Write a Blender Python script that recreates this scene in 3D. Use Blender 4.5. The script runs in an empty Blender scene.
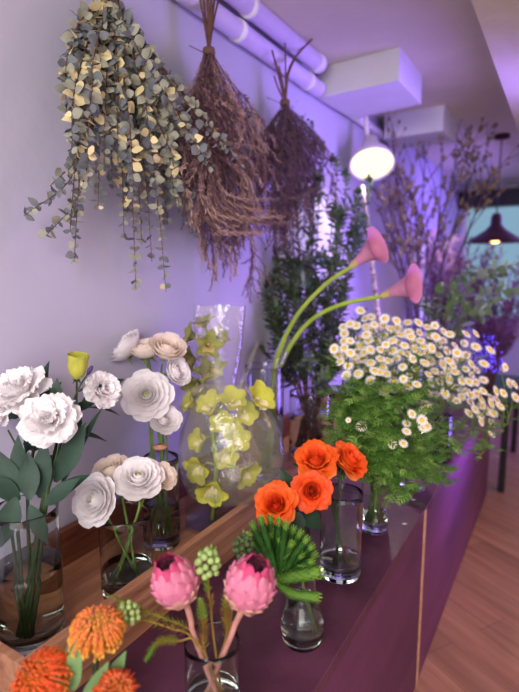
import bpy, math, random
from mathutils import Vector, Matrix, noise
rnd = random.Random(11)
C = bpy.context.scene.collection
SC = bpy.context.scene
PI = math.pi
def V(*a): return Vector(a)
def lerp(a, b, t): return a + (b - a) * t
def U_(a, b): return rnd.uniform(a, b)

# ------------------------------------------------------------------ camera geometry (519 x 692, focal length 510 px)
TH, PH = math.radians(30.981), math.radians(8.366)
CAM = V(0, 0, 1.25)
F = V(-math.sin(TH) * math.cos(PH), math.cos(TH) * math.cos(PH), -math.sin(PH))
R = V(math.cos(TH), math.sin(TH), 0)
UP = R.cross(F)
def ray(px, py): return F + R * ((px - 259.5) / 510) - UP * ((py - 346) / 510)
def at(px, py, d): return CAM + ray(px, py) * d
def atx(px, py, X): r = ray(px, py); return CAM + r * (X / r.x)
def aty(px, py, Y): r = ray(px, py); return CAM + r * (Y / r.y)
def atz(px, py, z): r = ray(px, py); return CAM + r * ((z - CAM.z) / r.z)
def depth(p): return (p - CAM).dot(F)
def projy(p):
    d = p - CAM
    return 346 - 510 * d.dot(UP) / d.dot(F)
def ztop(x, y, py):                       # height above (x, y) that shows at picture row py
    lo, hi = 0.3, 2.2
    for _ in range(40):
        m = (lo + hi) / 2
        if projy(V(x, y, m)) > py: lo = m
        else: hi = m
    return lo
def face(r, u, t): return (R * r + UP * u - F * t).normalized()

# ------------------------------------------------------------------ materials
def lin(c):
    return tuple(((x / 255) / 12.92 if x / 255 <= .04045 else ((x / 255 + .055) / 1.055) ** 2.4) for x in c) + (1,)
def new_mat(name):
    m = bpy.data.materials.new(name); m.use_nodes = True
    nt = m.node_tree; nt.nodes.clear()
    out = nt.nodes.new('ShaderNodeOutputMaterial')
    return m, nt, out
def mat(name, col, rough=.6, var=.12, scale=30, trans=0, col2=None, bump=0, bscale=80, spec=.3, stretch=None, metal=0, coat=0):
    m, nt, out = new_mat(name)
    N, L = nt.nodes, nt.links
    b = N.new('ShaderNodeBsdfPrincipled')
    b.inputs['Roughness'].default_value = rough
    b.inputs['Specular IOR Level'].default_value = spec
    b.inputs['Metallic'].default_value = metal
    b.inputs['Coat Weight'].default_value = coat
    tc = N.new('ShaderNodeTexCoord')
    mp = N.new('ShaderNodeMapping')
    L.new(tc.outputs['Object'], mp.inputs['Vector'])
    if stretch: mp.inputs['Scale'].default_value = stretch
    nz = N.new('ShaderNodeTexNoise'); nz.inputs['Scale'].default_value = scale; nz.inputs['Detail'].default_value = 5
    L.new(mp.outputs['Vector'], nz.inputs['Vector'])
    rp = N.new('ShaderNodeValToRGB')
    c = lin(col)
    c2 = lin(col2) if col2 else tuple(min(1, x * (1 + var)) for x in c[:3]) + (1,)
    c1 = c if col2 else tuple(x * (1 - var) for x in c[:3]) + (1,)
    rp.color_ramp.elements[0].color = c1; rp.color_ramp.elements[0].position = .35
    rp.color_ramp.elements[1].color = c2; rp.color_ramp.elements[1].position = .65
    L.new(nz.outputs['Fac'], rp.inputs['Fac'])
    L.new(rp.outputs['Color'], b.inputs['Base Color'])
    if bump:
        n2 = N.new('ShaderNodeTexNoise'); n2.inputs['Scale'].default_value = bscale; n2.inputs['Detail'].default_value = 4
        L.new(mp.outputs['Vector'], n2.inputs['Vector'])
        bp = N.new('ShaderNodeBump'); bp.inputs['Strength'].default_value = bump; bp.inputs['Distance'].default_value = .01
        L.new(n2.outputs['Fac'], bp.inputs['Height']); L.new(bp.outputs['Normal'], b.inputs['Normal'])
    if trans:
        t = N.new('ShaderNodeBsdfTranslucent'); L.new(rp.outputs['Color'], t.inputs['Color'])
        mx = N.new('ShaderNodeMixShader'); mx.inputs[0].default_value = trans
        L.new(b.outputs[0], mx.inputs[1]); L.new(t.outputs[0], mx.inputs[2]); L.new(mx.outputs[0], out.inputs[0])
    else:
        L.new(b.outputs[0], out.inputs[0])
    return m
def glass(name, tint=(1, 1, 1), refl=.55, base=.04, rough=.02, power=3.0, bump=0, film=0, filmcol=(1, 1, 1)):
    m, nt, out = new_mat(name); N, L = nt.nodes, nt.links
    tr = N.new('ShaderNodeBsdfTransparent'); tr.inputs[0].default_value = tint + (1,)
    gl = N.new('ShaderNodeBsdfGlossy'); gl.inputs['Roughness'].default_value = rough
    lw = N.new('ShaderNodeLayerWeight'); lw.inputs[0].default_value = .5
    pw = N.new('ShaderNodeMath'); pw.operation = 'POWER'; pw.inputs[1].default_value = power
    L.new(lw.outputs['Facing'], pw.inputs[0])
    ma = N.new('ShaderNodeMath'); ma.operation = 'MULTIPLY_ADD'; ma.inputs[1].default_value = refl; ma.inputs[2].default_value = base
    L.new(pw.outputs[0], ma.inputs[0])
    mx = N.new('ShaderNodeMixShader'); L.new(ma.outputs[0], mx.inputs[0])
    if bump:
        nz = N.new('ShaderNodeTexNoise'); nz.inputs['Scale'].default_value = 28; nz.inputs['Detail'].default_value = 3
        tc = N.new('ShaderNodeTexCoord'); L.new(tc.outputs['Object'], nz.inputs['Vector'])
        bp = N.new('ShaderNodeBump'); bp.inputs['Strength'].default_value = bump; bp.inputs['Distance'].default_value = .02
        L.new(nz.outputs['Fac'], bp.inputs['Height']); L.new(bp.outputs[0], gl.inputs['Normal']); L.new(bp.outputs[0], lw.inputs['Normal'])
    L.new(tr.outputs[0], mx.inputs[1]); L.new(gl.outputs[0], mx.inputs[2])
    last = mx
    if film:
        df = N.new('ShaderNodeBsdfDiffuse'); df.inputs[0].default_value = filmcol + (1,)
        m2 = N.new('ShaderNodeMixShader'); m2.inputs[0].default_value = film
        L.new(mx.outputs[0], m2.inputs[1]); L.new(df.outputs[0], m2.inputs[2]); last = m2
    L.new(last.outputs[0], out.inputs[0])
    return m
def real_glass(name, tint, ior):
    m, nt, out = new_mat(name); g = nt.nodes.new('ShaderNodeBsdfGlass'); g.inputs['Color'].default_value = tint + (1,); g.inputs['IOR'].default_value = ior; g.inputs['Roughness'].default_value = 0
    nt.links.new(g.outputs[0], out.inputs[0]); return m
def emit(name, col, strength):
    m, nt, out = new_mat(name)
    e = nt.nodes.new('ShaderNodeEmission'); e.inputs[0].default_value = lin(col); e.inputs[1].default_value = strength
    nt.links.new(e.outputs[0], out.inputs[0]); return m
def wood(name, c1, c2, scale=(3, 40, 40), rough=.5, plank=None, rot=0):
    m, nt, out = new_mat(name); N, L = nt.nodes, nt.links
    b = N.new('ShaderNodeBsdfPrincipled'); b.inputs['Roughness'].default_value = rough; b.inputs['Specular IOR Level'].default_value = .35
    tc = N.new('ShaderNodeTexCoord'); mp = N.new('ShaderNodeMapping')
    L.new(tc.outputs['Object'], mp.inputs['Vector']); mp.inputs['Rotation'].default_value = (0, 0, rot)
    m2 = N.new('ShaderNodeMapping'); m2.inputs['Scale'].default_value = scale; L.new(mp.outputs[0], m2.inputs['Vector'])
    nz = N.new('ShaderNodeTexNoise'); nz.inputs['Scale'].default_value = 1; nz.inputs['Detail'].default_value = 8; nz.inputs['Distortion'].default_value = .6
    L.new(m2.outputs[0], nz.inputs['Vector'])
    rp = N.new('ShaderNodeValToRGB'); rp.color_ramp.elements[0].color = lin(c1); rp.color_ramp.elements[1].color = lin(c2)
    rp.color_ramp.elements[0].position = .3; rp.color_ramp.elements[1].position = .7
    L.new(nz.outputs['Fac'], rp.inputs['Fac'])
    col = rp.outputs['Color']
    if plank:
        br = N.new('ShaderNodeTexBrick'); br.inputs['Scale'].default_value = 1
        br.inputs['Brick Width'].default_value = plank[0]; br.inputs['Row Height'].default_value = plank[1]
        br.inputs['Mortar Size'].default_value = plank[1] * .012; br.offset = .37
        br.inputs['Color1'].default_value = (1.12, 1.1, 1.08, 1); br.inputs['Color2'].default_value = (.82, .8, .8, 1)
        br.inputs['Mortar'].default_value = (.5, .45, .45, 1)
        L.new(mp.outputs[0], br.inputs['Vector'])
        mm = N.new('ShaderNodeMix'); mm.data_type = 'RGBA'; mm.blend_type = 'MULTIPLY'; mm.inputs['Factor'].default_value = .8
        L.new(col, mm.inputs['A']); L.new(br.outputs['Color'], mm.inputs['B']); col = mm.outputs['Result']
    L.new(col, b.inputs['Base Color'])
    bp = N.new('ShaderNodeBump'); bp.inputs['Strength'].default_value = .12; bp.inputs['Distance'].default_value = .003
    L.new(nz.outputs['Fac'], bp.inputs['Height']); L.new(bp.outputs[0], b.inputs['Normal'])
    L.new(b.outputs[0], out.inputs[0]); return m

M = {}
M['plaster'] = mat('wall plaster', (176, 172, 190), .85, .05, 2.2, bump=.25, bscale=9)
M['ceiling'] = mat('ceiling paint', (206, 200, 178), .9, .05, 3, bump=.35, bscale=14)
M['concrete'] = mat('white painted box', (206, 204, 208), .85, .04, 6, bump=.2, bscale=30)
M['pipe'] = mat('white painted pipe', (226, 220, 230), .5, .05, 12)
M['floor'] = wood('pinkish laminate', (140, 98, 84), (174, 126, 112), (2, 26, 26), .42, (1.1, .13), math.radians(32))
M['bench'] = mat('purple stained board', (98, 50, 84), .5, .3, 5, bump=.2, bscale=30, stretch=(1, .25, 1))
M['bench_top'] = mat('dark purple worn top', (80, 43, 64), .4, .35, 7, bump=.15, bscale=40)
M['strip'] = mat('bare plywood edge', (190, 140, 110), .7, .15, 40)
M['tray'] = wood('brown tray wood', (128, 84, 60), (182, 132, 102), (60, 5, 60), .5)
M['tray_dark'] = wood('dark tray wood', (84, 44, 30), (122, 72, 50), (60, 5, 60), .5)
M['tray_floor'] = wood('tray floor planks', (136, 90, 64), (182, 128, 94), (50, 4, 50), .5)
M['glass'] = real_glass('clear glass', (.97, .985, .98), 1.45)
M['glass_thin'] = glass('thin clear glass', (.9, .92, .92), .2, .02)
M['glass_purple'] = glass('violet glass', (.42, .3, .5), .6, .08)
M['glass_blue'] = glass('blue glass', (.35, .4, .75), .6, .08)
M['water'] = real_glass('vase water', (.93, .96, .93), 1.33)
M['cello'] = glass('cellophane', (.97, .97, .93), .8, .05, .06, 1.5, .35, .07, (.86, .84, .70))
M['white_petal'] = mat('white petal', (252, 248, 248), .6, .02, 30, .36)
M['cream_petal'] = mat('cream petal', (250, 238, 226), .6, .04, 30, .34)
M['green_white'] = mat('greenish white petal', (222, 226, 168), .6, .08, 40, .2)
M['green_eye'] = mat('pale green eye', (196, 204, 120), .6, .15, 60, .1)
M['dark_eye'] = mat('dark green eye', (92, 104, 58), .6, .2, 80)
M['lis_bud'] = mat('yellow green bud', (190, 190, 78), .6, .15, 40, .2)
M['purple_bud'] = mat('purple bud', (70, 52, 100), .6, .2, 40)
M['lis_leaf'] = mat('grey green leaf', (46, 70, 56), .55, .2, 25, .12)
M['stem'] = mat('green stem', (96, 122, 52), .55, .2, 40)
M['dark_stem'] = mat('dark green stem', (48, 66, 34), .55, .25, 40)
M['rose_a'] = mat('orange rose petal', (248, 104, 34), .55, .1, 22, .22)
M['rose_b'] = mat('deep orange petal', (244, 92, 40), .55, .1, 22, .2)
M['rose_c'] = mat('pale orange petal edge', (255, 142, 62), .55, .1, 22, .22)
M['rose_leaf'] = mat('rose leaf', (36, 62, 38), .45, .25, 30, .08)
M['calla_pink'] = mat('pink spathe', (216, 146, 180), .5, .14, 14, .28)
M['calla_throat'] = mat('mauve pink throat', (196, 122, 156), .6, .12, 14, .1)
M['calla_base'] = mat('greenish spathe base', (206, 186, 122), .5, .1, 20, .2)
M['calla_stem'] = mat('calla stem', (150, 172, 66), .45, .12, 20)
M['spadix'] = mat('yellow spadix', (226, 184, 70), .6, .1, 90)
M['protea_pink'] = mat('protea bract pink', (206, 120, 146), .6, .14, 26, .15)
M['protea_deep'] = mat('protea bract deep pink', (188, 66, 108), .6, .15, 26, .1)
M['protea_pale'] = mat('protea bract pale', (206, 150, 136), .65, .12, 26, .1)
M['protea_dark'] = mat('protea dark centre', (58, 14, 34), .9, .3, 90)
M['protea_stem'] = mat('protea stem', (178, 124, 112), .7, .15, 50)
M['brunia'] = mat('pale green berry', (146, 168, 100), .55, .18, 60)
M['brunia_dark'] = mat('dark green berry', (66, 82, 46), .6, .25, 60)
M['needle'] = mat('yellow green needles', (150, 152, 56), .6, .25, 60, .15)
M['needle_green'] = mat('bright green needles', (122, 166, 60), .6, .2, 60, .15)
M['needle_tan'] = mat('tan needles', (142, 112, 52), .7, .2, 60, .1)
M['pin_orange'] = mat('orange styles', (238, 140, 58), .5, .14, 60, .15)
M['pin_yellow'] = mat('yellow core', (240, 186, 84), .6, .12, 60, .1)
M['pin_red'] = mat('red orange styles', (232, 88, 44), .5, .15, 60, .15)
M['pin_tip'] = mat('style tips', (226, 96, 40), .5, .15, 60)
M['pin_tip_pale'] = mat('pale style tips', (240, 132, 84), .5, .15, 60)
M['pin_leaf'] = mat('pincushion leaf', (112, 146, 92), .5, .15, 20, .12)
M['frond'] = mat('green frond', (52, 98, 38), .5, .3, 50, .12)
M['frond_light'] = mat('light green frond', (104, 150, 62), .5, .2, 50, .12)
M['frond_tip'] = mat('yellow green tip', (112, 152, 58), .55, .15, 60, .15)
M['frond_dark'] = mat('dark frond', (34, 66, 28), .55, .25, 60)
M['orchid'] = mat('yellow green orchid petal', (214, 214, 84), .55, .12, 30, .3)
M['orchid_olive'] = mat('olive orchid petal', (150, 152, 84), .6, .18, 40, .25)
M['orchid_lip2'] = mat('dull cream lip', (190, 170, 110), .6, .15, 40, .2)
M['orchid_lip'] = mat('pale lip', (250, 238, 186), .55, .06, 40, .25)
M['cham_white'] = mat('chamomile ray', (246, 242, 232), .6, .03, 40, .2)
M['cham_yellow'] = mat('chamomile disc', (226, 194, 84), .75, .15, 400)
M['cham_leaf'] = mat('chamomile leaf', (84, 128, 50), .6, .25, 40, .2)
M['cham_leaf2'] = mat('chamomile leaf light', (132, 172, 80), .6, .2, 40, .2)
M['dark_leaf'] = mat('dark evergreen leaf', (72, 90, 72), .55, .3, 25, .1)
M['dark_leaf2'] = mat('mid evergreen leaf', (104, 120, 88), .55, .25, 25, .12)
M['twig'] = mat('brown twig', (96, 68, 56), .8, .25, 40)
M['euc_grey'] = mat('dry grey green leaf', (150, 150, 132), .75, .2, 30, .12)
M['euc_cream'] = mat('dry cream leaf', (222, 206, 156), .75, .15, 30, .15)
M['euc_blue'] = mat('dry slate leaf', (108, 112, 114), .75, .2, 30, .1)
M['dry_brown'] = mat('dry brown sprig', (116, 88, 90), .9, .25, 60, .1)
M['dry_tan'] = mat('dry tan sprig', (188, 154, 142), .9, .2, 60, .1)
M['dry_purple'] = mat('dry plum sprig', (104, 82, 90), .9, .25, 60, .1)
M['twine'] = mat('twine', (100, 74, 64), .9, .2, 200)
M['fresh_euc'] = mat('fresh eucalyptus leaf', (94, 116, 70), .6, .2, 25, .15)
M['fresh_euc2'] = mat('grey eucalyptus leaf', (116, 130, 102), .6, .15, 25, .15)
M['branch'] = mat('grey violet twig', (84, 66, 84), .8, .2, 40)
M['bud'] = mat('catkin bud', (124, 108, 86), .8, .2, 60)
M['birch'] = mat('birch bark', (222, 206, 190), .8, .2, 30, col2=(96, 70, 66), stretch=(1, 1, 3))
M['lavender'] = mat('mauve dried sprays', (138, 92, 140), .8, .25, 40, .2)
M['pampas'] = mat('pale pink plume', (222, 186, 190), .9, .12, 40, .25)
M['violet'] = mat('violet floret', (84, 60, 150), .7, .2, 60, .1)
M['black'] = mat('black metal', (26, 20, 28), .45, .2, 20)
M['shade_dark'] = mat('dark plum lamp shade', (70, 42, 62), .4, .15, 20, metal=.3)
M['lamp_white'] = mat('white lamp housing', (214, 206, 200), .45, .04, 20)
M['bulb'] = emit('lamp face', (255, 236, 196), 1.7)
M['bulb_warm'] = emit('warm bulb', (255, 196, 120), 9)

# ------------------------------------------------------------------ mesh builder
def interp(L, u):
    n = len(L) - 1
    x = max(0, min(.99999, u)) * n
    i = int(x)
    return lerp(L[i], L[i + 1], x - i)
def frame(z, x=None):
    z = z.normalized()
    a = x if x is not None else (V(0, 0, 1) if abs(z.z) < .9 else V(1, 0, 0))
    y = z.cross(a).normalized(); xx = y.cross(z)
    return Matrix((xx, y, z)).transposed()
def spline(P, n=10):
    P = [Vector(p) for p in P]
    if len(P) == 2: return [P[0].lerp(P[1], i / n) for i in range(n + 1)]
    Q = [P[0] * 2 - P[1]] + P + [P[-1] * 2 - P[-2]]
    seg = max(2, round(n / (len(P) - 1)))
    out = []
    for i in range(1, len(Q) - 2):
        a, b, c, d = Q[i - 1], Q[i], Q[i + 1], Q[i + 2]
        for k in range(seg):
            t = k / seg
            out.append(.5 * ((2 * b) + (c - a) * t + (2 * a - 5 * b + 4 * c - d) * t * t + (3 * b - a - 3 * c + d) * t ** 3))
    out.append(P[-1].copy())
    return out
class MB:
    def __init__(s): s.v = []; s.f = []; s.m = []
    def add(s, vs, fs, mi=0):
        b = len(s.v); s.v += [Vector(p) for p in vs]
        s.f += [tuple(i + b for i in q) for q in fs]; s.m += [mi] * len(fs)
    def tube(s, pts, rad, n=6, mi=0, cap=True):
        pts = [Vector(p) for p in pts]; k = len(pts)
        if not isinstance(rad, (list, tuple)): rad = [rad, rad]
        vs, fs = [], []
        t0 = (pts[1] - pts[0]).normalized(); fr = frame(t0); x = fr.col[0]
        for i, p in enumerate(pts):
            t = (pts[min(i + 1, k - 1)] - pts[max(i - 1, 0)])
            t = t.normalized() if t.length > 1e-9 else t0
            x = x - t * x.dot(t)
            x = x.normalized() if x.length > 1e-6 else frame(t).col[0]
            y = t.cross(x); r = interp(rad, i / (k - 1))
            vs += [p + (x * math.cos(2 * PI * j / n) + y * math.sin(2 * PI * j / n)) * r for j in range(n)]
        for i in range(k - 1):
            for j in range(n):
                fs.append((i * n + j, i * n + (j + 1) % n, (i + 1) * n + (j + 1) % n, (i + 1) * n + j))
        if cap:
            fs.append(tuple(range(n - 1, -1, -1))); fs.append(tuple((k - 1) * n + j for j in range(n)))
        s.add(vs, fs, mi)
    def lathe(s, prof, n=28, O=V(0, 0, 0), Mx=None, mi=0, cap0=False, cap1=False):
        Mx = Mx or Matrix.Identity(3); vs, fs = [], []
        for r, z in prof:
            vs += [O + Mx @ V(r * math.cos(2 * PI * j / n), r * math.sin(2 * PI * j / n), z) for j in range(n)]
        for i in range(len(prof) - 1):
            for j in range(n):
                fs.append((i * n + j, i * n + (j + 1) % n, (i + 1) * n + (j + 1) % n, (i + 1) * n + j))
        if cap0: fs.append(tuple(range(n - 1, -1, -1)))
        if cap1: fs.append(tuple((len(prof) - 1) * n + j for j in range(n)))
        s.add(vs, fs, mi)
    def ball(s, c, r, n=8, m=5, mi=0, Mx=None, sc=(1, 1, 1)):
        Mx = Mx or Matrix.Identity(3); vs = []; fs = []
        for i in range(1, m):
            a = PI * i / m
            vs += [c + Mx @ V(r * sc[0] * math.sin(a) * math.cos(2 * PI * j / n), r * sc[1] * math.sin(a) * math.sin(2 * PI * j / n), r * sc[2] * math.cos(a)) for j in range(n)]
        t, b = len(vs), len(vs) + 1
        vs += [c + Mx @ V(0, 0, r * sc[2]), c - Mx @ V(0, 0, r * sc[2])]
        for j in range(n):
            fs.append((t, j, (j + 1) % n)); q = (m - 2) * n
            fs.append((b, q + (j + 1) % n, q + j))
            for i in range(m - 2): fs.append((i * n + j, (i + 1) * n + j, (i + 1) * n + (j + 1) % n, i * n + (j + 1) % n))
        s.add(vs, fs, mi)
    def box(s, lo, hi, mi=0):
        x0, y0, z0 = lo; x1, y1, z1 = hi
        s.add([(x0, y0, z0), (x1, y0, z0), (x1, y1, z0), (x0, y1, z0), (x0, y0, z1), (x1, y0, z1), (x1, y1, z1), (x0, y1, z1)],
              [(0, 3, 2, 1), (4, 5, 6, 7), (0, 1, 5, 4), (1, 2, 6, 5), (2, 3, 7, 6), (3, 0, 4, 7)], mi)
    def grid(s, P, mi=0):
        a, b = len(P), len(P[0])
        s.add([q for r in P for q in r], [(i * b + j, i * b + j + 1, (i + 1) * b + j + 1, (i + 1) * b + j) for i in range(a - 1) for j in range(b - 1)], mi)
    def petal(s, phi, L, W, angs, r0=0., z0=0., cup=.15, ruf=0., rn=2.5, nu=6, nv=6, prof=(.35, .75, 1, 1, .85, .3), wrap=True, mi=0, ph=0.):
        er, et, ez = V(math.cos(phi), math.sin(phi), 0), V(-math.sin(phi), math.cos(phi), 0), V(0, 0, 1)
        y, z, rows = r0, z0, []
        for i in range(nu + 1):
            u = i / nu; a = math.radians(interp(angs, u)); w = W * interp(prof, u)
            nr = er * -math.sin(a) + ez * math.cos(a); row = []
            for j in range(nv + 1):
                v = -1 + 2 * j / nv
                rf = ruf * u * u * math.sin(rn * PI * v + ph)
                if wrap:
                    g = max(-1.5, min(1.5, w * v / max(y, .35 * W)))
                    e2 = er * math.cos(g) + et * math.sin(g)
                    n2 = e2 * -math.sin(a) + ez * math.cos(a)
                    p = e2 * y + ez * z + n2 * (cup * w * v * v + rf)
                else:
                    p = er * y + et * (w * v) + ez * z + nr * (cup * w * v * v + rf)
                row.append(p)
            rows.append(row)
            y += math.cos(a) * L / nu; z += math.sin(a) * L / nu
        s.grid(rows, mi)
    def leaf(s, O, d, up, L, W, bend=.2, fold=.15, nu=4, mi=0, prof=(.08, .75, 1, .7, .05)):
        d = d.normalized(); side = d.cross(up)
        side = side.normalized() if side.length > 1e-5 else frame(d).col[0]
        n = side.cross(d); rows = []
        for i in range(nu + 1):
            u = i / nu; w = W * .5 * interp(prof, u)
            c = O + d * (L * u) - n * (bend * L * u * u)
            rows.append([c - side * w + n * fold * w, c, c + side * w + n * fold * w])
        s.grid(rows, mi)
    def merge(s, o, O=V(0, 0, 0), Mx=None, sc=1., mo=0):
        Mx = Mx or Matrix.Identity(3)
        b = len(s.v); s.v += [O + Mx @ (p * sc) for p in o.v]
        s.f += [tuple(i + b for i in q) for q in o.f]; s.m += [k + mo for k in o.m]
    def unit(s):                                   # scale to radius 1 about the axis
        r = sorted(math.hypot(p.x, p.y) for p in s.v)[int(len(s.v) * .97)]
        for p in s.v: p /= r
        return s
    def data(s, name, mats, org, smooth=True):
        me = bpy.data.meshes.new(name)
        me.from_pydata([tuple(p - org) for p in s.v], [], s.f)
        for m in (mats if isinstance(mats, (list, tuple)) else [mats]): me.materials.append(M[m])
        me.polygons.foreach_set('material_index', s.m)
        me.polygons.foreach_set('use_smooth', [smooth] * len(s.f))
        me.update(); return me
def root_org(p):
    o = V(0, 0, 0)
    while p is not None: o += p.location; p = p.parent
    return o
def obj(name, mb, mats, parent=None, smooth=True, org=None, bevel=0):
    O = root_org(parent) if parent is not None else (org or V(0, 0, 0))
    if parent is not None and parent.get('category') != 'pipe':
        for p in mb.v:
            if p.x < XW + .003: p.x = XW + .003
    ob = bpy.data.objects.new(name, mb.data(name, mats, O, smooth)); C.objects.link(ob)
    if parent is not None: ob.parent = parent
    else: ob.location = O
    if bevel:
        b = ob.modifiers.new('bevel', 'BEVEL'); b.width = bevel; b.segments = 2; b.limit_method = 'ANGLE'
    return ob
def thing(name, label, cat, loc, group=None):
    o = bpy.data.objects.new(name, None); o.empty_display_size = .02; C.objects.link(o); o.location = loc
    return tag(o, label, cat, group)
def tag(o, label, cat, group=None):
    o['label'] = label; o['category'] = cat
    if group: o['group'] = group
    return o
def struct(name, mb, mats, smooth=False, label=None, parent=None):
    o = obj(name, mb, mats, parent, smooth)
    if parent is None: o['kind'] = 'structure'
    return o
def bx(*a):
    m = MB(); m.box(*a); return m

# ------------------------------------------------------------------ setting
XW, ZC, YB = -.945, 2.06, 5.3
struct('wall_left', bx((XW - .12, -1.6, 0), (XW, YB + .1, ZC + .1)), 'plaster')
struct('floor', bx((XW - .12, -1.6, -.1), (2.4, YB + .1, 0)), 'floor')
struct('ceiling', bx((XW - .12, -1.6, ZC), (2.4, YB + .1, ZC + .1)), 'ceiling')
# back wall with the window opening
zw1, zw0 = aty(490, 186, YB).z, .75
wx0, wx1 = aty(461, 230, YB).x, .9
m = MB(); m.box((XW, YB, 0), (wx0, YB + .1, ZC)); m.box((wx1, YB, 0), (2.4, YB + .1, ZC)); m.box((wx0, YB, 0), (wx1, YB + .1, zw0)); m.box((wx0, YB, zw1), (wx1, YB + .1, ZC))
struct('wall_back', m, 'plaster')
M['sky_pane'] = emit('daylit pane', (150, 188, 216), .8)
wf = thing('window_1', 'x', 'window', V(wx0, YB, zw0)); del wf['label']; del wf['category']; wf['kind'] = 'structure'
m = MB()
for x in (wx0, (wx0 + wx1) / 2 - .02, wx1 - .04): m.box((x, YB + .02, zw0), (x + .04, YB + .07, zw1))
m.box((wx0, YB + .02, zw0), (wx1, YB + .07, zw0 + .04)); m.box((wx0, YB + .02, zw1 - .03), (wx1, YB + .07, zw1))
obj('window_frame', m, 'lamp_white', wf, False)
obj('pane', bx((wx0, YB + .075, zw0), (wx1, YB + .085, zw1)), 'sky_pane', wf, False)
zv0, zv1 = aty(490, 207, YB - .1).z, aty(490, 190, YB - .1).z
o = obj('blind_rail', bx((wx0 - .02, YB - .14, zv0), (wx1, YB - .02, zv1)), 'black', None, False, V(wx0, YB - .1, zv0))
tag(o, 'black roller blind box above the blue window at the back', 'blind')
# ceiling bulkhead along the right
bxx = atz(506, 40, ZC).x
struct('beam_1', bx((bxx, -1.6, ZC - .16), (bxx + .5, YB, ZC)), 'ceiling')
# two boxes below the ceiling
def ceil_box(name, pA, pB, pC, pD, zb, label):
    A, B_, C_, D = [atz(*p, zb) for p in (pA, pB, pC, pD)]
    m = MB(); vs = [A, D, C_, B_]
    m.add([(p.x, p.y, zb) for p in vs] + [(p.x, p.y, ZC) for p in vs], [(0, 3, 2, 1), (4, 5, 6, 7), (0, 1, 5, 4), (1, 2, 6, 5), (2, 3, 7, 6), (3, 0, 4, 7)])
    o = struct(name, m, 'concrete'); return o
ceil_box('beam_2', (318, 98.6), (352, 119), (421, 104.4), (398.6, 80.3), 1.945, '')
ceil_box('beam_3', (384, 139), (392, 150), (455, 142.7), (443, 130.6), 1.94, '')
# pipes
for nm, X, z, lab in (('ceiling_pipe', -.872, 2.026, 'white painted pipe tight under the ceiling, upper of the pair'), ('ceiling_pipe', -.912, 1.968, 'white painted pipe along the wall, lower of the pair')):
    t = thing(nm, lab, 'pipe', V(X, .9, z))
    m = MB(); m.tube([V(X, -.3, z), V(X, 1.9 if z > 2 else 1.98, z)], .0295, 16); obj('tube', m, 'pipe', t)
    for yy in (1.38, 1.86):
        m = MB(); m.tube([V(X, yy, z), V(X, yy + .03, z)], .033, 16); obj('clamp', m, 'pipe', t)
m = MB(); P0 = V(-.915, 2.33, 1.97); m.tube([P0, P0 + V(0, .5, 0)], .02, 12)
tag(obj('ceiling_pipe', m, 'pipe', None, True, P0), 'short white pipe end behind the nearer ceiling box', 'pipe')

# ------------------------------------------------------------------ benches
HB, XE = .571, -.3045
J = 1.432
def bench(y0, y1, label, strip):
    t = thing('display_bench', label, 'bench', V((XE + XW) / 2, (y0 + y1) / 2, 0))
    obj('top', bx((XW + .004, y0 + .001, HB - .025), (XE, y1 - .001, HB)), 'bench_top', t, False, bevel=.002)
    obj('front_panel', bx((XE - .02, y0 + .001, .002), (XE - .001, y1 - .001, HB - .0255)), 'bench', t, False)
    for yy in (y0 + .001, y1 - .021): obj('side_panel', bx((XW + .004, yy, .002), (XE - .0205, yy + .02, HB - .0255)), 'bench', t, False)
    if strip: obj('edge_strip', bx((XE - .0009, y0, .003), (XE + .0025, y0 + .018, HB - .004)), 'strip', t, False)['label'] = 'bare pale plywood edge'
    return t
bench(-.7, J, 'long purple display bench standing nearest, ahead of the pale joint strip', False)
bench(J, 3.0, 'purple display bench continuing beyond the pale vertical plywood strip', True)

# ------------------------------------------------------------------ wooden tray on the bench
TZ0, TF, TT = HB + .0005, HB + .021, .677
TX0, TX1, TY0, TY1 = -.939, -.640, .395, 2.25
t = thing('wooden_tray', 'long brown wooden tray holding the vases along the wall', 'tray', V((TX0 + TX1) / 2, 1.2, TZ0))
obj('tray_floor', bx((TX0, TY0, TZ0), (TX1, TY1, TF)), 'tray_floor', t, False)
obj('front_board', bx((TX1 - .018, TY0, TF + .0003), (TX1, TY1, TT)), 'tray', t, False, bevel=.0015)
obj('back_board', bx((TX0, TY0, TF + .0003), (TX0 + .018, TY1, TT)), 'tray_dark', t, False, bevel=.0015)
for yy in (TY0, TY1 - .016): obj('end_board', bx((TX0 + .0185, yy, TF + .0003), (TX1 - .0185, yy + .016, TT)), 'tray', t, False, bevel=.0015)

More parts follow.
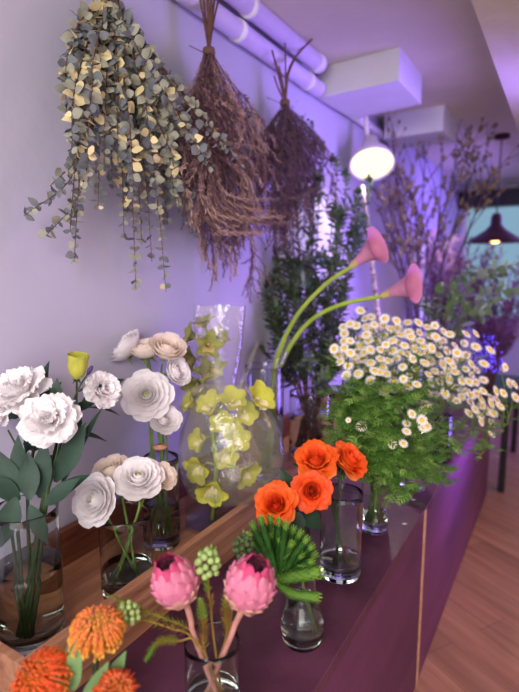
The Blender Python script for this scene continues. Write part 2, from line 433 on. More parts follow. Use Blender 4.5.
# ------------------------------------------------------------------ vases
VZ = {}
def vase(key, px, py, plane, rim, rb, label, rt=None, water=None, gm='glass', prof=None, n=36, name='glass_vase', xy=None, wm='water', zt=None):
    p = atz(px, py, plane)
    if xy: p = V(xy[0], xy[1], plane)
    z0 = plane + .0006; zt = zt or ztop(p.x, p.y, rim); H = zt - z0; rt = rt or rb; th = .0018
    t = thing(name, label, 'vase', V(p.x, p.y, z0))
    pf = prof or [(0, 1), (.06, 1), (1, 1)]
    rad = lambda f: interp([lerp(rb, rt, i / 10) for i in range(11)], f) if prof is None else interp(prof, f)
    O = V(p.x, p.y, z0); m = MB()
    out = [(.0001, 0), (rad(0) * .93, 0), (rad(0) * .99, .003)] + [(rad(i / 12), .006 + (H - .006) * i / 12) for i in range(13)]
    base = min(.022, H * .09)
    inn = [(rad((i) / 12) - th, lerp(base, H, i / 12)) for i in range(12, -1, -1)] + [(.0001, base * .8)]
    m.lathe(out + [(rt - th / 2 if prof is None else rad(1) - th / 2, H + .0015)] + inn, n, O)
    obj('body', m, gm, t)
    if water is not None:
        zw = ztop(p.x, p.y, water); fw = max(.1, min(.9, (zw - z0) / H)); m = MB(); k = 8
        zz = lambda i: lerp(base * .7, fw * H, i / k)
        rr = lambda i: rad(max(0, (zz(i) - base) / (H - base))) - th * .5
        m.lathe([(.0001, base * .7)] + [(rr(i), zz(i)) for i in range(k + 1)] + [(.0001, fw * H)], n, O)
        obj('water', m, wm, t)
    VZ[key] = (V(p.x, p.y, z0), zt, rad(0), rad(1), base)
    return t
vase('lis', 34, 641, TF, 508, .055, 'tall clear glass vase of white lisianthus at the near end of the tray', water=562)
vase('ran1', 128, 590, TF, 513, .053, 'glass vase with white ranunculus in the tray, behind the pink proteas', water=566)
vase('ran2', 163, 543, TF, 457, .042, 'slim glass vase of the tall ranunculus bunch, close to the wall', water=505)
vase('calla', 264, 476, TF, 366, .062, 'tall clear cylinder holding the two pink calla lilies', water=408)
vase('dark', 314, 455, TF, 392, .08, 'wide glass vase full of dark stems behind the orange roses', xy=(-.755, 1.62), water=415)
vase('rose', 340, 573, HB, 492, .047, 'straight clear glass holding three orange roses on the purple bench', water=556)
vase('cham', 374, 529, HB, 468, .036, 'slim glass vase of chamomile just behind the orange roses', rt=.034, water=512)
vase('v9', 413, 487, HB, 436, .04, 'clear glass vase under the right side of the chamomile', rt=.034, water=470)
vase('v10', 440, 460, HB, 415, .04, 'smoky violet glass vase farthest along the bench edge', gm='glass_purple', rt=.036)
vase('tap', 302, 640, HB, 566, .04, 'tapered glass carafe under the green finger fronds', prof=[.036, .0405, .0395, .036, .032, .0285, .0255, .0235, .022, .0225], water=596)
vase('blue', 303, 575, HB, 520, .022, 'small blue glass bottle behind the green fronds', gm='glass_blue', prof=[.024, .024, .023, .021, .016, .014, .0145])
vase('prot', 213, 722, HB, 640, .041, 'clear cylinder vase holding the two pink proteas', water=690)
vase('pin', 78, 790, HB, 735, .04, 'glass vase of orange pincushion flowers at the nearest corner')
# square block vase under the orchids
p = atz(212, 527, TF); s_ = .05; z0 = TF + .0006; H = ztop(p.x, p.y, 484) - z0
t = thing('square_vase', 'square clear glass vase under the wrapped orchids', 'vase', V(p.x, p.y, z0))
m = MB(); th = .004
for a, b in (((-s_, -s_, 0), (s_, s_, .01)), ((-s_, -s_, .01), (-s_ + th, s_, H)), ((s_ - th, -s_, .01), (s_, s_, H)), ((-s_ + th, -s_, .01), (s_ - th, -s_ + th, H)), ((-s_ + th, s_ - th, .01), (s_ - th, s_, H))):
    m.box(V(*a) + V(p.x, p.y, z0), V(*b) + V(p.x, p.y, z0))
obj('body', m, 'glass_thin', t, False)
obj('water', bx((p.x - s_ + th * .5, p.y - s_ + th * .5, z0 + .007), (p.x + s_ - th * .5, p.y + s_ - th * .5, z0 + H * .5)), 'glass_thin', t, False)
VZ['orch'] = (V(p.x, p.y, z0), z0 + H, s_ * .8, s_ * .8, .012)

def stem_path(key, end, edir, k=12, foot=None):
    """from a foot inside vase `key`, leaning out over its rim, to `end` where it arrives along edir"""
    O, zt, rb, rt, base = VZ[key]
    h = V(end.x - O.x, end.y - O.y, 0); L = h.length
    hd = h / L if L > 1e-5 else V(1, 0, 0)
    a = foot if foot is not None else U_(-1, 1)
    perp = V(-hd.y, hd.x, 0)
    ft = O + V(0, 0, base + .012) - hd * rb * .45 + perp * rb * .4 * a
    rim = V(O.x, O.y, zt) + hd * min(rt * .62, L * .8) + perp * rt * .3 * a
    if end.z < rim.z + .02: rim = rim + V(0, 0, .012)
    d = (end - rim).length
    pre = end - edir.normalized() * min(.05, d * .35)
    return spline([ft, rim, rim.lerp(pre, .5) + V(0, 0, d * .04), pre, end] if d > .06 else [ft, rim, end], k)

# ------------------------------------------------------------------ flower heads (unit size, axis +z)
def lisianthus_head(seed):
    r = random.Random(seed); m = MB()
    for k, (n, L, W, an, r0, rf) in enumerate(((4, .8, .4, [80, 88, 95, 80], .05, .05), (5, 1.0, .55, [65, 78, 75, 45], .09, .08), (6, 1.15, .66, [40, 62, 55, 20], .12, .1), (7, 1.2, .72, [15, 42, 30, -5], .12, .11), (5, 1.1, .7, [-10, 12, 5, -25], .1, .1))):
        for i in range(n):
            m.petal(2 * PI * (i + r.uniform(-.15, .15)) / n + k * .7, L * r.uniform(.9, 1.1), W, [a + r.uniform(-8, 8) for a in an], r0, 0, .12, rf, r.uniform(2, 3.2), 6, 8, (.3, .7, .95, 1, .95, .55), True, 0, r.uniform(0, 6))
    return m.unit()
def ranunculus_head(seed, openness=.5):
    r = random.Random(seed); m = MB(); K = 8
    for k in range(K):
        q = k / (K - 1); n = 5 + (k > 2) + (k > 4)
        for i in range(n):
            a0 = lerp(62, -8 + 25 * (1 - openness), q); a1 = lerp(150, 20 + 60 * (1 - openness), q)
            m.petal(2 * PI * (i + r.uniform(-.1, .1)) / n + k * .55, lerp(.55, 1.2, q) * r.uniform(.95, 1.05), lerp(.34, .8, q), [a0, (a0 + a1) / 2 + 14, a1], .06 + .09 * q, .12 * (1 - q), .1, .016 * q, 2, 6, 6, (.4, .8, 1, 1, .9, .45), True, 1 if k < 2 else 0, r.uniform(0, 6))
    m.unit()
    e = MB(); e.ball(V(0, 0, .34), .17, 12, 6, 0, None, (1, 1, .8))
    d = MB(); d.ball(V(0, 0, .45), .075, 8, 5)
    return m, e, d
def rose_head(seed):
    r = random.Random(seed); m = MB()
    rings = ((2, .03, .82, .2, [86, 92, 100, 106], 0, 1), (2, .05, .8, .3, [84, 88, 96, 100], 0, 1), (3, .09, .86, .36, [80, 86, 94, 96], 0, 1), (3, .16, .92, .46, [72, 86, 92, 80], .02, 1), (4, .22, .98, .54, [62, 84, 88, 58], .02, 1), (5, .28, 1.02, .62, [48, 78, 80, 44, 8], .03, 0), (5, .3, 1.1, .72, [30, 66, 66, 24, -20], .03, 0), (5, .3, 1.12, .78, [14, 56, 58, 18, -30], .04, 0), (4, .24, 1.08, .76, [-6, 38, 36, 0, -40], .05, 2))
    for k, (n, r0, L, W, an, rf, mi) in enumerate(rings):
        for i in range(n):
            m.petal(2 * PI * (i + r.uniform(-.12, .12)) / n + k * .9, L * r.uniform(.94, 1.06), W, [a + r.uniform(-5, 5) for a in an], r0, 0, .05, rf, 1.6, 8, 8, (.4, .8, 1, 1, .95, .8, .35), True, mi, r.uniform(0, 6))
    return m.unit()
def sepals(m, O, Mx, s, n=5, mi=0):
    q = MB()
    for i in range(n): q.petal(2 * PI * i / n, .75, .16, [-10, -35, -50], .04, -.02, .1, 0, 1, 4, 2, (.6, 1, .8, .45, .05), False, mi)
    q.ball(V(0, 0, -.08), .13, 8, 5, mi)
    m.merge(q, O, Mx, s)
def protea_head(seed):
    r = random.Random(seed); m = MB(); rows = 9
    egg = lambda z: interp([.1, .27, .37, .42, .445, .445, .42, .36, .27, .19, .13], max(0, min(1, (z + .02) / 1.3)))
    for k in range(rows):
        q = k / (rows - 1); n = 7
        z0 = lerp(-.02, .74, q); Lz = lerp(.30, .46, q)
        mi = 0 if k < 3 else (1 if k < 8 else 2)
        for i in range(n):
            phi = 2 * PI * (i + .5 * (k % 2) + r.uniform(-.08, .08)) / n; L = Lz * r.uniform(.92, 1.08); fl = r.uniform(.02, .06)
            W = lerp(.215, .22, q); rowsP = []
            for a in range(8):
                u = a / 7; z = z0 + L * u; w = W * interp((.7, 1, 1.02, .95, .78, .48, .06), u)
                line = []
                for b in range(7):
                    v = -1 + b / 3; rad = egg(z) + .012 + .028 * (1 - q) + fl * u ** 3 - .035 * v * v + .012 * (1 - abs(v)) * u
                    g = w * v / max(.1, egg(z)); line.append(V(rad * math.cos(phi + g), rad * math.sin(phi + g), z))
                rowsP.append(line)
            m.grid(rowsP, mi)
    t = MB()
    for i in range(90):
        a = r.uniform(0, 2 * PI); d = .22 * math.sqrt(r.random())
        b = V(d * math.cos(a), d * math.sin(a), .75)
        t.tube([b, b + V(b.x * -.3, b.y * -.3, .30 + .16 * (1 - d / .22) + r.uniform(-.03, .03))], [.024, .018, .006], 4)
    t.ball(V(0, 0, .6), .3, 12, 6)
    return m, t
def pincushion_head(seed, n=170):
    r = random.Random(seed); core, st, kn = MB(), MB(), MB()
    core.ball(V(0, 0, .02), .3, 14, 8, 0, None, (1, 1, 1.1))
    g = PI * (3 - math.sqrt(5))
    for i in range(n):
        q = (i + .5) / n; cz = 1 - q * 1.25; a = g * i + r.uniform(-.12, .12); s = math.sqrt(max(0, 1 - cz * cz))
        e = V(math.cos(a), math.sin(a), 0); k = r.uniform(.9, 1.12)
        p0 = V(0, 0, .02) + e * s * .28 + V(0, 0, cz * .3)
        p1 = e * s * .62 * k + V(0, 0, .06 + cz * .46)
        p2 = e * s * .92 * k + V(0, 0, .34 + cz * .5)
        p3 = e * s * (.96 - .1 * s) * k + V(0, 0, .60 + cz * .42 + r.uniform(-.05, .05))
        p4 = e * s * (.78 - .1 * s) * k + V(0, 0, .76 + cz * .34 + r.uniform(-.05, .05))
        P = spline([p0, p1, p2, p3, p4], 8)
        st.tube(P[:6], [.03, .026], 4, 0); st.tube(P[5:], [.026, .02], 4, 1)
        kn.ball(P[-1], .032, 6, 4, 0, frame(P[-1] - P[-2]), (1, 1, 1.6))
    return core, st, kn
def orchid_flower(seed, tip=.3, wide=1.25):
    r = random.Random(seed); m, l = MB(), MB()
    for i, (a, L, W) in enumerate(((90, 1, .33), (20, .95, .3), (160, .95, .3), (-48, .9, .3), (228, .9, .3))):
        m.petal(math.radians(a + r.uniform(-10, 10)), L, W * wide, [55 + r.uniform(-15, 10), 48, 25, 5 + r.uniform(-20, 20)], .05, 0, .35, .03, 1, 7, 5, (.35, .75, 1, 1, lerp(.7, .95, tip / .3), lerp(.4, .75, tip / .3), tip), False, 0)
    l.petal(math.radians(-90), .6, .3, [70, 45, -20, -60], .05, .05, .5, .03, 2, 6, 4, (.6, .8, 1, .95, .6), False, 0)
    l.tube([V(0, .02, 0), V(0, .1, .18), V(0, .02, .3)], [.09, .08, .05], 7)
    return m, l

def place_flower(name, label, cat, vkey, pos, axis, size, parts, group=None, stem='stem', srad=.0026, k=12, hb=.12, leaves=None, sep=None, roll=None, foot=None):
    """one cut flower: its stem, and each head part from (name, MB, mats)"""
    Mx = frame(axis, roll); base = pos - axis.normalized() * size * .3
    path = stem_path(vkey, base - axis.normalized() * size * hb, axis, k, foot)
    t = thing(name, label, cat, path[0], group)
    m = MB(); m.tube(path, [srad * 1.1, srad, srad * .9], 7); obj('stem', m, stem, t)
    first = None
    for i, (pn, mb, mats, sub) in enumerate(parts):
        q = MB(); q.merge(mb, base, Mx, size)
        par = t if not (sub and first) else first
        ob = obj(pn, q, mats, par)
        if first is None: first = ob
    if sep:
        m = MB(); sepals(m, base, Mx, size * .9); obj('sepals', m, sep, t)
    if leaves:
        lm, mt = leaves
        for j in range(lm[0]):
            f = lerp(lm[1], lm[2], (j + .5) / lm[0]); i = max(1, min(len(path) - 2, int(f * len(path))))
            d = (path[i + 1] - path[i]).normalized(); a = U_(0, 2 * PI) if lm[5] is None else lm[5] + j * 2.4
            fr = frame(d); o_ = fr.col[0] * math.cos(a) + fr.col[1] * math.sin(a)
            q = MB(); L = lm[3] * U_(.8, 1.15); q.leaf(path[i], o_ * U_(.6, .9) + d * U_(.4, .9), d, L, L * lm[4], U_(.05, .3), .2, 6, 0, (.1, .6, .95, 1, .75, .4, .04))
            obj('leaf', q, mt, t)
    return t

# ---------------- white lisianthus
dl = .93
for i, (px, py, r_, ax, lab) in enumerate((
    (19, 389, 30, (-.25, .75, .6), 'ruffled white lisianthus at the left edge, highest of the vase'),
    (49, 419, 29, (.1, .45, .85), 'large ruffled white lisianthus in the middle of the near tray vase'),
    (103, 390, 19, (.75, .35, .55), 'smaller white lisianthus bloom leaning right beside the yellow bud'),
    (1, 412, 15, (-.7, .1, .6), 'white lisianthus half cut off at the left edge, lowest of the vase'))):
    d = dl + (.05 if i == 2 else -.02 if i == 1 else .02)
    place_flower('lisianthus', lab, 'flower', 'lis', at(px, py, d), face(*ax), r_ / 510 * d, [('bloom', lisianthus_head(20 + i), 'white_petal', False)], 'white lisianthus in the near vase', 'dark_stem', .003, 14, .1,
                 ((4, .42, .86, .085, .42, None), 'lis_leaf'), 'lis_leaf')
def bud_parts():
    m = MB()
    for k in range(2):
        for i in range(4): m.petal(2 * PI * i / 4 + k * .8, 1.5, .55, [40, 75, 92, 85 - 20 * k], .1, 0, .1, .03, 1.5, 6, 5, (.5, .85, 1, .95, .85, .6), True, 0)
    return m.unit()
place_flower('lisianthus_bud', 'yellow green lisianthus bud beside the small white bloom', 'flower bud', 'lis', at(77, 376, .97), face(.15, .95, .25), 10.5 / 510 * .97, [('bud', bud_parts(), 'lis_bud', False)], None, 'dark_stem', .0022, 14, .2, ((3, .5, .9, .075, .42, None), 'lis_leaf'), 'lis_leaf')
q = MB(); q.ball(V(0, 0, .2), .8, 8, 6, 0, None, (.7, .7, 1.7))
place_flower('lisianthus_bud', 'thin dark purple bud between the yellow bud and small bloom', 'flower bud', 'lis', at(90, 370, .955), face(.5, .8, .1), 4 / 510, [('bud', q, 'purple_bud', False)], None, 'dark_stem', .0016, 14, .2, None, None)
# broad leaves seen at the rim: one leafy shoot
def leafy_shoot(label, vkey, tip, axis, specs, group=None, mats='lis_leaf'):
    path = stem_path(vkey, tip, axis, 14); t = thing('lisianthus_foliage', label, 'foliage', path[0], group)
    m = MB(); m.tube(path, [.003, .0024, .0015], 6); obj('stem', m, 'dark_stem', t)
    for (b, e, w, up) in specs:
        b = at(*b); e = at(*e); q = MB(); q.leaf(b, e - b, face(*up), (e - b).length, w, .08, .25, 6, 0, (.15, .65, .95, 1, .8, .45, .04)); obj('leaf', q, mats, t)
leafy_shoot('broad grey green leaves rising right of the near vase rim', 'lis', at(78, 405, .96), face(.3, .9, .1),
            [((55, 482, .93), (86, 424, .93), .040, (.6, .3, .9)), ((52, 500, .92), (88, 473, .92), .036, (-.2, .8, .6)), ((40, 498, .91), (44, 440, .9), .036, (.2, .1, 1)), ((60, 490, .94), (97, 405, .96), .03, (-.6, .3, .7)), ((45, 505, .9), (78, 478, .9), .03, (.2, .6, .8))])
leafy_shoot('broad grey green leaves hanging over the left of the near vase', 'lis', at(8, 430, .9), face(-.3, .9, .2),
            [((18, 495, .9), (-4, 450, .89), .038, (.2, .3, 1)), ((16, 497, .88), (0, 548, .86), .04, (.3, .2, 1)), ((22, 492, .9), (16, 436, .9), .034, (0, .1, 1)), ((20, 500, .89), (-14, 476, .87), .034, (.2, .7, .7)), ((30, 500, .88), (28, 452, .9), .036, (.3, .1, 1)), ((30, 505, .88), (47, 545, .87), .030, (.1, .3, 1))])

# ---------------- ranunculus
def ranunc(label, vkey, px, py, rpx, d, ax, op, seed, mt='white_petal', group=None, eye=True, foot=None):
    m, e, dk = ranunculus_head(seed, op)
    ps = [('petals', m, [mt, 'green_white'], False), ('eye', dk, 'dark_eye', False)]
    return place_flower('ranunculus', label, 'flower', vkey, at(px, py, d), face(*ax), rpx * .95 / 510 * d, ps, group, 'stem', .0026, 14, .05, None, 'stem', None, foot)
g1, g2 = 'ranunculus in the slim tall bunch', 'ranunculus in the low tray vase'
dr = 1.23
ranunc('large round white ranunculus with green eye facing forward', 'ran2', 147, 395, 24.5, dr - .03, (.05, .3, .95), .9, 41, group=g1)
ranunc('white ranunculus below the large round one, tipped right', 'ran2', 164, 420, 16, dr - .02, (.4, .55, .75), .6, 42, group=g1)
ranunc('white ranunculus bloom at the left end of the tall bunch', 'ran2', 128, 349, 20, dr + .03, (-.6, .6, .35), .45, 43, group=g1)
ranunc('white ranunculus seen from its side, centre top of tall bunch', 'ran2', 147, 352, 18, dr + .02, (-.1, .85, .3), .35, 44, 'cream_petal', g1)
ranunc('cream ranunculus with tight petals, top right of tall bunch', 'ran2', 167, 351, 18, dr + .01, (.3, .7, .55), .3, 45, 'cream_petal', g1)
ranunc('white ranunculus hanging at the right end of the tall bunch', 'ran2', 175, 372, 15, dr, (.7, .3, .5), .35, 46, group=g1)
d1 = 1.04
ranunc('big loose white ranunculus hanging over left rim of low vase', 'ran1', 96, 500, 25, d1 - .03, (-.4, .3, .85), .75, 51, group=g2)
ranunc('white ranunculus with dark green eye opening upward in low vase', 'ran1', 139, 478, 24, d1 - .01, (.1, .75, .65), .85, 52, group=g2)
ranunc('cream pink ranunculus behind the two white ones in low vase', 'ran1', 112, 472, 18, d1 + .03, (-.2, .7, .4), .4, 53, 'cream_petal', g2)
ranunc('cream ranunculus turned right at the edge of low vase', 'ran1', 163, 477, 14, d1 + .02, (.6, .5, .5), .6, 54, 'cream_petal', g2)
m = MB(); q = atz(163, 543, TF); zb = ztop(q.x, q.y, 447); c = V(q.x, q.y, zb)
m.lathe([(.0135 * math.cos(a) + .0 + .004, .006 * math.sin(a)) for a in [i * PI / 4 for i in range(9)]], 20, c)
tag(obj('stem_tie', m, 'strip', None, True, c), 'thin tie around the stems of the tall ranunculus bunch', 'twine')

# ---------------- orange roses
gr = 'orange roses on the bench'
for i, (key, px, py, r_, d, ax, lab) in enumerate((
    ('rose', 316, 461, 22, 1.13, (-.05, .7, .65), 'wide orange rose at the back left of the clear glass'),
    ('rose', 348, 461, 21, 1.15, (.5, .6, .45), 'orange rose turned right, next to the chamomile foliage'),
    ('rose', 312, 491, 20, 1.08, (.0, .3, .95), 'deep orange rose facing forward, lowest of the clear glass'),
    ('blue', 276, 505, 22, 1.06, (-.15, .55, .8), 'orange rose standing alone left, above the green fronds'))):
    place_flower('orange_rose', lab, 'flower', key, at(px, py, d), face(*ax), r_ / 510 * d, [('petals', rose_head(70 + i), ['rose_a', 'rose_b', 'rose_c'] if i != 2 else ['rose_b', 'rose_b', 'rose_a'], False)], gr, 'dark_stem', .003, 14, .12,
                 ((3, .55, .9, .055, .6, None), 'rose_leaf'), 'rose_leaf')
def rose_leaves(label, base, specs):
    t = thing('rose_foliage', label, 'foliage', at(*base))
    for (b, e, w, up) in specs:
        m = MB(); m.tube(spline([at(*base), at(*b)], 4), .0014, 5); obj('stem', m, 'dark_stem', t)
        b, e = at(*b), at(*e); q = MB(); q.leaf(b, e - b, face(*up), (e - b).length, w, .1, .2, 6, 0, (.1, .65, 1, .95, .7, .35, .03)); obj('leaf', q, 'rose_leaf', t)
rose_leaves('dark rose leaves between the lone rose and the clear glass', (306, 535, 1.11), [((298, 505, 1.12), (279, 468, 1.13), .05, (-.3, .2, 1)), ((304, 505, 1.12), (299, 478, 1.12), .05, (.2, .4, .9)), ((305, 512, 1.1), (322, 530, 1.1), .04, (.2, .3, 1)), ((300, 512, 1.1), (290, 535, 1.09), .045, (0, .4, 1))])

# ---------------- calla lilies
def spathe(seed):
    P = []
    nu, nv = 16, 32
    for i in range(nu + 1):
        t = i / nu; row = []
        for j in range(nv + 1):
            a = -PI + 2 * PI * j / nv; c = (1 + math.cos(a)) / 2
            top = .72 + .3 * c
            r = .075 + .11 * t + .22 * t ** 2.6 + .06 * max(0, t - .85) / .15
            off = -.05 * t * t
            z = t * top - .05 * max(0, t - .88) / .12
            row.append(V(r * math.cos(a) * (1 + .12 * t ** 5 * c ** 4) + off, r * math.sin(a) * (1 - .1 * t), z))
        P.append(row)
    m = MB(); m.grid(P[4:], 0)
    b = MB(); b.grid(P[:5], 0); b.lathe([(.03, -.06), (.05, -.02), (.075, 0)], 12)
    s = MB(); s.tube([V(0, 0, .1), V(0, 0, .5)], [.035, .045, .02], 8)
    k = MB(); k.grid([[V(p.x * .965, p.y * .965, p.z - .004) for p in row] for row in P[5:]])
    return m, b, s, k
def calla(pts, d0, d1, ax, L, roll, label):
    n = len(pts); W = [at(x, y, lerp(d0, d1, i / (n - 1))) for i, (x, y) in enumerate(pts)]
    O = VZ['calla'][0] + V(.012, 0, .03) if 'upper' in label else VZ['calla'][0] + V(-.012, .012, .03)
    path = spline([O] + W, 24); t = thing('calla_lily', label, 'flower', path[0], 'calla lilies')
    m = MB(); m.tube(path, [.0075, .007, .0062], 10); obj('stem', m, 'calla_stem', t)
    A = face(*ax); Mx = frame(A, face(*roll)); a, b, c, k_ = spathe(1)
    for nm, q_, mt, in (('spathe', a, 'calla_pink'), ('spathe_base', b, 'calla_base'), ('spadix', c, 'spadix'), ('throat', k_, 'calla_throat')):
        q = MB(); q.merge(q_, path[-1], Mx, L); ob = obj(nm, q, mt, t)
        if nm == 'spathe_base': ob['label'] = 'yellow green base of the spathe'
calla([(272, 388), (279, 352), (298, 314), (326, 284), (351, 267)], 1.62, 1.45, (.66, .58, .44), .118, (-.35, .5, -.8), 'pink calla lily arching right, upper of the pair')
calla([(277, 384), (287, 352), (309, 322), (340, 305), (382, 296)], 1.64, 1.45, (.80, .34, .48), .118, (-.2, .6, -.8), 'pink calla lily arching right, lower of the pair')
# clear sleeve round their stems
m = MB(); pts = [at(270, 392, 1.60), at(276, 366, 1.60), at(287, 338, 1.595)]; m.tube(spline(pts, 8), [.016, .022, .016], 14, 0, False)
tag(obj('plastic_sleeve', m, 'cello', None, True, pts[0]), 'clear plastic sleeve round the two calla stems', 'sleeve')

# ---------------- orchids in cellophane
def orchid_spray(label, stem_px, blooms, mats, foot=None, size=.053, tip=.3, wide=1.25):
    pts = [at(*s) for s in stem_px]
    if foot is not None: pts = [foot] + pts
    path = spline(pts, 16); t = thing('orchid_stem', label, 'flower', path[0])
    m = MB(); m.tube(path, [.0045, .004, .003], 8); obj('stem', m, 'calla_stem', t)
    for i, (px, py, d, ax, s) in enumerate(blooms):
        pos = at(px, py, d); A = face(*ax); a, l = orchid_flower(i + 3, tip, wide)
        near = min(path, key=lambda w: (w - pos).length)
        pb = MB(); pb.tube(spline([near, near.lerp(pos, .6) + V(0, 0, .008), pos - A * .01], 6), .002, 6)
        Mx = frame(A, face(U_(-.3, .3), 1, 0) .cross(A))
        q = MB(); q.merge(a, pos, Mx, size * s); fl = obj('bloom', q, mats[0], t)
        q = MB(); q.merge(l, pos, Mx, size * s); obj('lip', q, mats[1], fl); obj('pedicel', pb, 'calla_stem', fl)
O = VZ['orch'][0]
orchid_spray('stem of drooping yellow green orchids inside the lower cellophane bag', [(214, 500, 1.31), (216, 455, 1.31), (213, 432, 1.31), (222, 405, 1.31)],
             [(203, 466, 1.27, (-.5, -.3, .8), 1.0), (213, 487, 1.26, (-.1, -.45, .9), 1.0), (241, 470, 1.27, (.7, -.35, .6), 1.0), (224, 455, 1.30, (.3, -.2, .9), .8), (234, 440, 1.28, (.35, .25, .85), .9), (203, 442, 1.30, (-.6, .2, .6), .8), (213, 408, 1.29, (-.4, .5, .6), .9), (233, 404, 1.29, (.1, .6, .7), .9), (255, 402, 1.28, (.6, .5, .6), 1.05), (243, 412, 1.30, (.4, -.2, .9), .8), (193, 405, 1.3, (-.8, .4, .5), .7), (222, 425, 1.32, (0, .3, .8), .8)], ('orchid', 'orchid_lip'), O + V(0, 0, .02))
orchid_spray('upper stem of olive orchid blooms inside the tall clear sleeve', [(212, 430, 1.37), (206, 395, 1.37), (206, 360, 1.37), (207, 330, 1.37)],
             [(205, 328, 1.36, (-.2, .9, .3), .9), (208, 346, 1.33, (.2, .1, .95), 1.0), (195, 338, 1.36, (-.8, .4, .4), .9), (217, 338, 1.36, (.8, .5, .4), .8), (196, 360, 1.36, (-.7, .0, .6), .9), (200, 384, 1.34, (-.4, -.3, .8), 1.05), (213, 366, 1.35, (.5, -.1, .8), .8), (208, 372, 1.37, (0, .2, .8), .9)], ('orchid_olive', 'orchid_lip2'), O + V(.01, .02, .05), .052, .06, 1.0)
# tall sleeve and lower bag
def sleeve(rows, d, n=36, seed=0, wob=.004, depth_f=.75):
    P = []
    for (py, x0, x1) in rows:
        c = at((x0 + x1) / 2, py, d); hw = (x1 - x0) / 2 / 510 * d; row = []
        for j in range(n + 1):
            a = 2 * PI * j / n; w = 1 + wob / max(hw, .01) * noise.noise(V(math.cos(a) * 2 + seed, math.sin(a) * 2, py * .03))
            row.append(c + R * (hw * w * math.cos(a)) + V(F.x, F.y, 0).normalized() * (hw * depth_f * w * math.sin(a)))
        P.append(row)
    m = MB(); m.grid(P); return m
m = sleeve([(306, 193, 246), (330, 194, 244), (360, 197, 241), (385, 199, 236), (405, 203, 232), (425, 206, 228)], 1.37, seed=3)
o = tag(obj('cellophane_sleeve', m, 'cello', None, True, at(215, 425, 1.37)), 'tall open clear cellophane sleeve around the olive orchids', 'wrapping')
P_ = [(498, 194, 262), (492, 186, 272), (478, 180, 281), (455, 178, 285), (430, 182, 281), (408, 190, 268), (392, 198, 254), (383, 205, 246)]
m = sleeve(P_, 1.30, seed=9, wob=.006, depth_f=.55)
for fl in ([(205, 384, 1.3), (185, 398, 1.28), (172, 408, 1.27)], [(240, 385, 1.3), (250, 362, 1.3), (258, 344, 1.31)]):
    a, b, c = [at(*z) for z in fl]; e = UP * .03
    m.grid([[a - e * .3, a + e * .2], [b - e * .5, b + e * .6], [c - e * .2, c + e * .3]])
tag(obj('cellophane_bag', m, 'cello', None, True, at(225, 498, 1.3)), 'puffed clear cellophane bag around the drooping yellow orchids', 'wrapping')

# ---------------- proteas, brunia, pincushions
def protea(label, px, py, r_, d, ax, seed):
    m, t_ = protea_head(seed); A = face(*ax)
    size = r_ / 510 * d / .45; pos = at(px, py, d); base = pos - A * size * .62; Mx = frame(A)
    path = stem_path('prot', base + A * .004, A, 12); t = thing('pink_protea', label, 'flower', path[0], 'pink proteas')
    s = MB(); s.tube(path, [.004, .0045, .0055], 8); obj('stem', s, 'protea_stem', t)
    q = MB(); q.merge(m, base, Mx, size); h = obj('bracts', q, ['protea_pale', 'protea_pink', 'protea_deep'], t)
    q = MB(); q.merge(t_, base, Mx, size); o = obj('centre', q, 'protea_dark', t); o['label'] = 'dark maroon centre tuft'
protea('pink protea with dark centre on the left of the cylinder vase', 174, 580, 21.5, .74, (-.25, .85, .42), 5)
protea('pink protea leaning right, next to the green fronds', 251, 582, 23.5, .72, (.22, .84, .45), 6)
m = MB(); b = at(262, 596, .73); m.leaf(b, at(264, 618, .73) - b, face(.4, .2, .9), .034, .03, .2, .3, 5)
def brunia(label, key, px, py, r_, d, ax, mb='brunia', nb=26, tail=.07, needles='needle'):
    A = face(*ax); s = r_ / 510 * d; pos = at(px, py, d); Mx = frame(A)
    path = stem_path(key, pos, A, 14); t = thing('brunia_stem', label, 'foliage', path[0])
    m = MB(); m.tube(path, [.002, .0018, .0018], 6); obj('stem', m, 'needle_tan', t)
    m = MB(); g = PI * (3 - math.sqrt(5))
    for i in range(nb):
        cz = 1 - (i + .5) / nb * 1.7; q = math.sqrt(1 - cz * cz); a = g * i
        m.ball(pos + Mx @ V(q * math.cos(a) * s * .8, q * math.sin(a) * s * .8, cz * s * 1.05), s * .27, 8, 6)
    obj('berries', m, mb, t)
    m = MB(); L = 0; i = len(path) - 1
    acc = [path[-1]]
    while i > 0 and L < tail: L += (path[i] - path[i - 1]).length; acc.append(path[i - 1]); i -= 1
    for k in range(110):
        f = rnd.random(); p = interp_path(acc, f); d_ = (acc[0] - acc[-1]).normalized(); a = U_(0, 6.3); fr = frame(d_)
        dr_ = fr.col[0] * math.cos(a) + fr.col[1] * math.sin(a)
        m.leaf(p, dr_ * .8 + d_ * .9, d_, U_(.008, .014), .0022, .1, .1, 3, 0 if f < .55 else 1, (.5, 1, .8, .05))
    for k in range(14):
        a = U_(0, 6.3); d_ = A; fr = frame(A); dr_ = fr.col[0] * math.cos(a) + fr.col[1] * math.sin(a)
        m.leaf(pos + A * s * .6 + dr_ * s * .4, A + dr_ * .35, dr_, U_(.8, 1.3) * s * .7, .003, -.1, .1, 3, 0, (.6, 1, .8, .05))
    obj('needles', m, [needles, 'needle_tan'], t)
def interp_path(P, f):
    x = max(0, min(.9999, f)) * (len(P) - 1); i = int(x); return P[i].lerp(P[i + 1], x - i)
brunia('pale green berry cluster between the two pink proteas', 'prot', 208, 564, 13, .745, (0, .97, .2), 'brunia', 24, .075, 'needle_green')
brunia('grey green berry cluster left of the proteas on a bent stem', 'prot', 129, 613, 11, .73, (-.6, .6, .55), 'brunia', 24, .10)
brunia('dark green berry cluster peeking behind the right protea', 'prot', 243, 547, 11, .765, (.2, .95, .2), 'brunia_dark', 26, .05, 'needle_green')
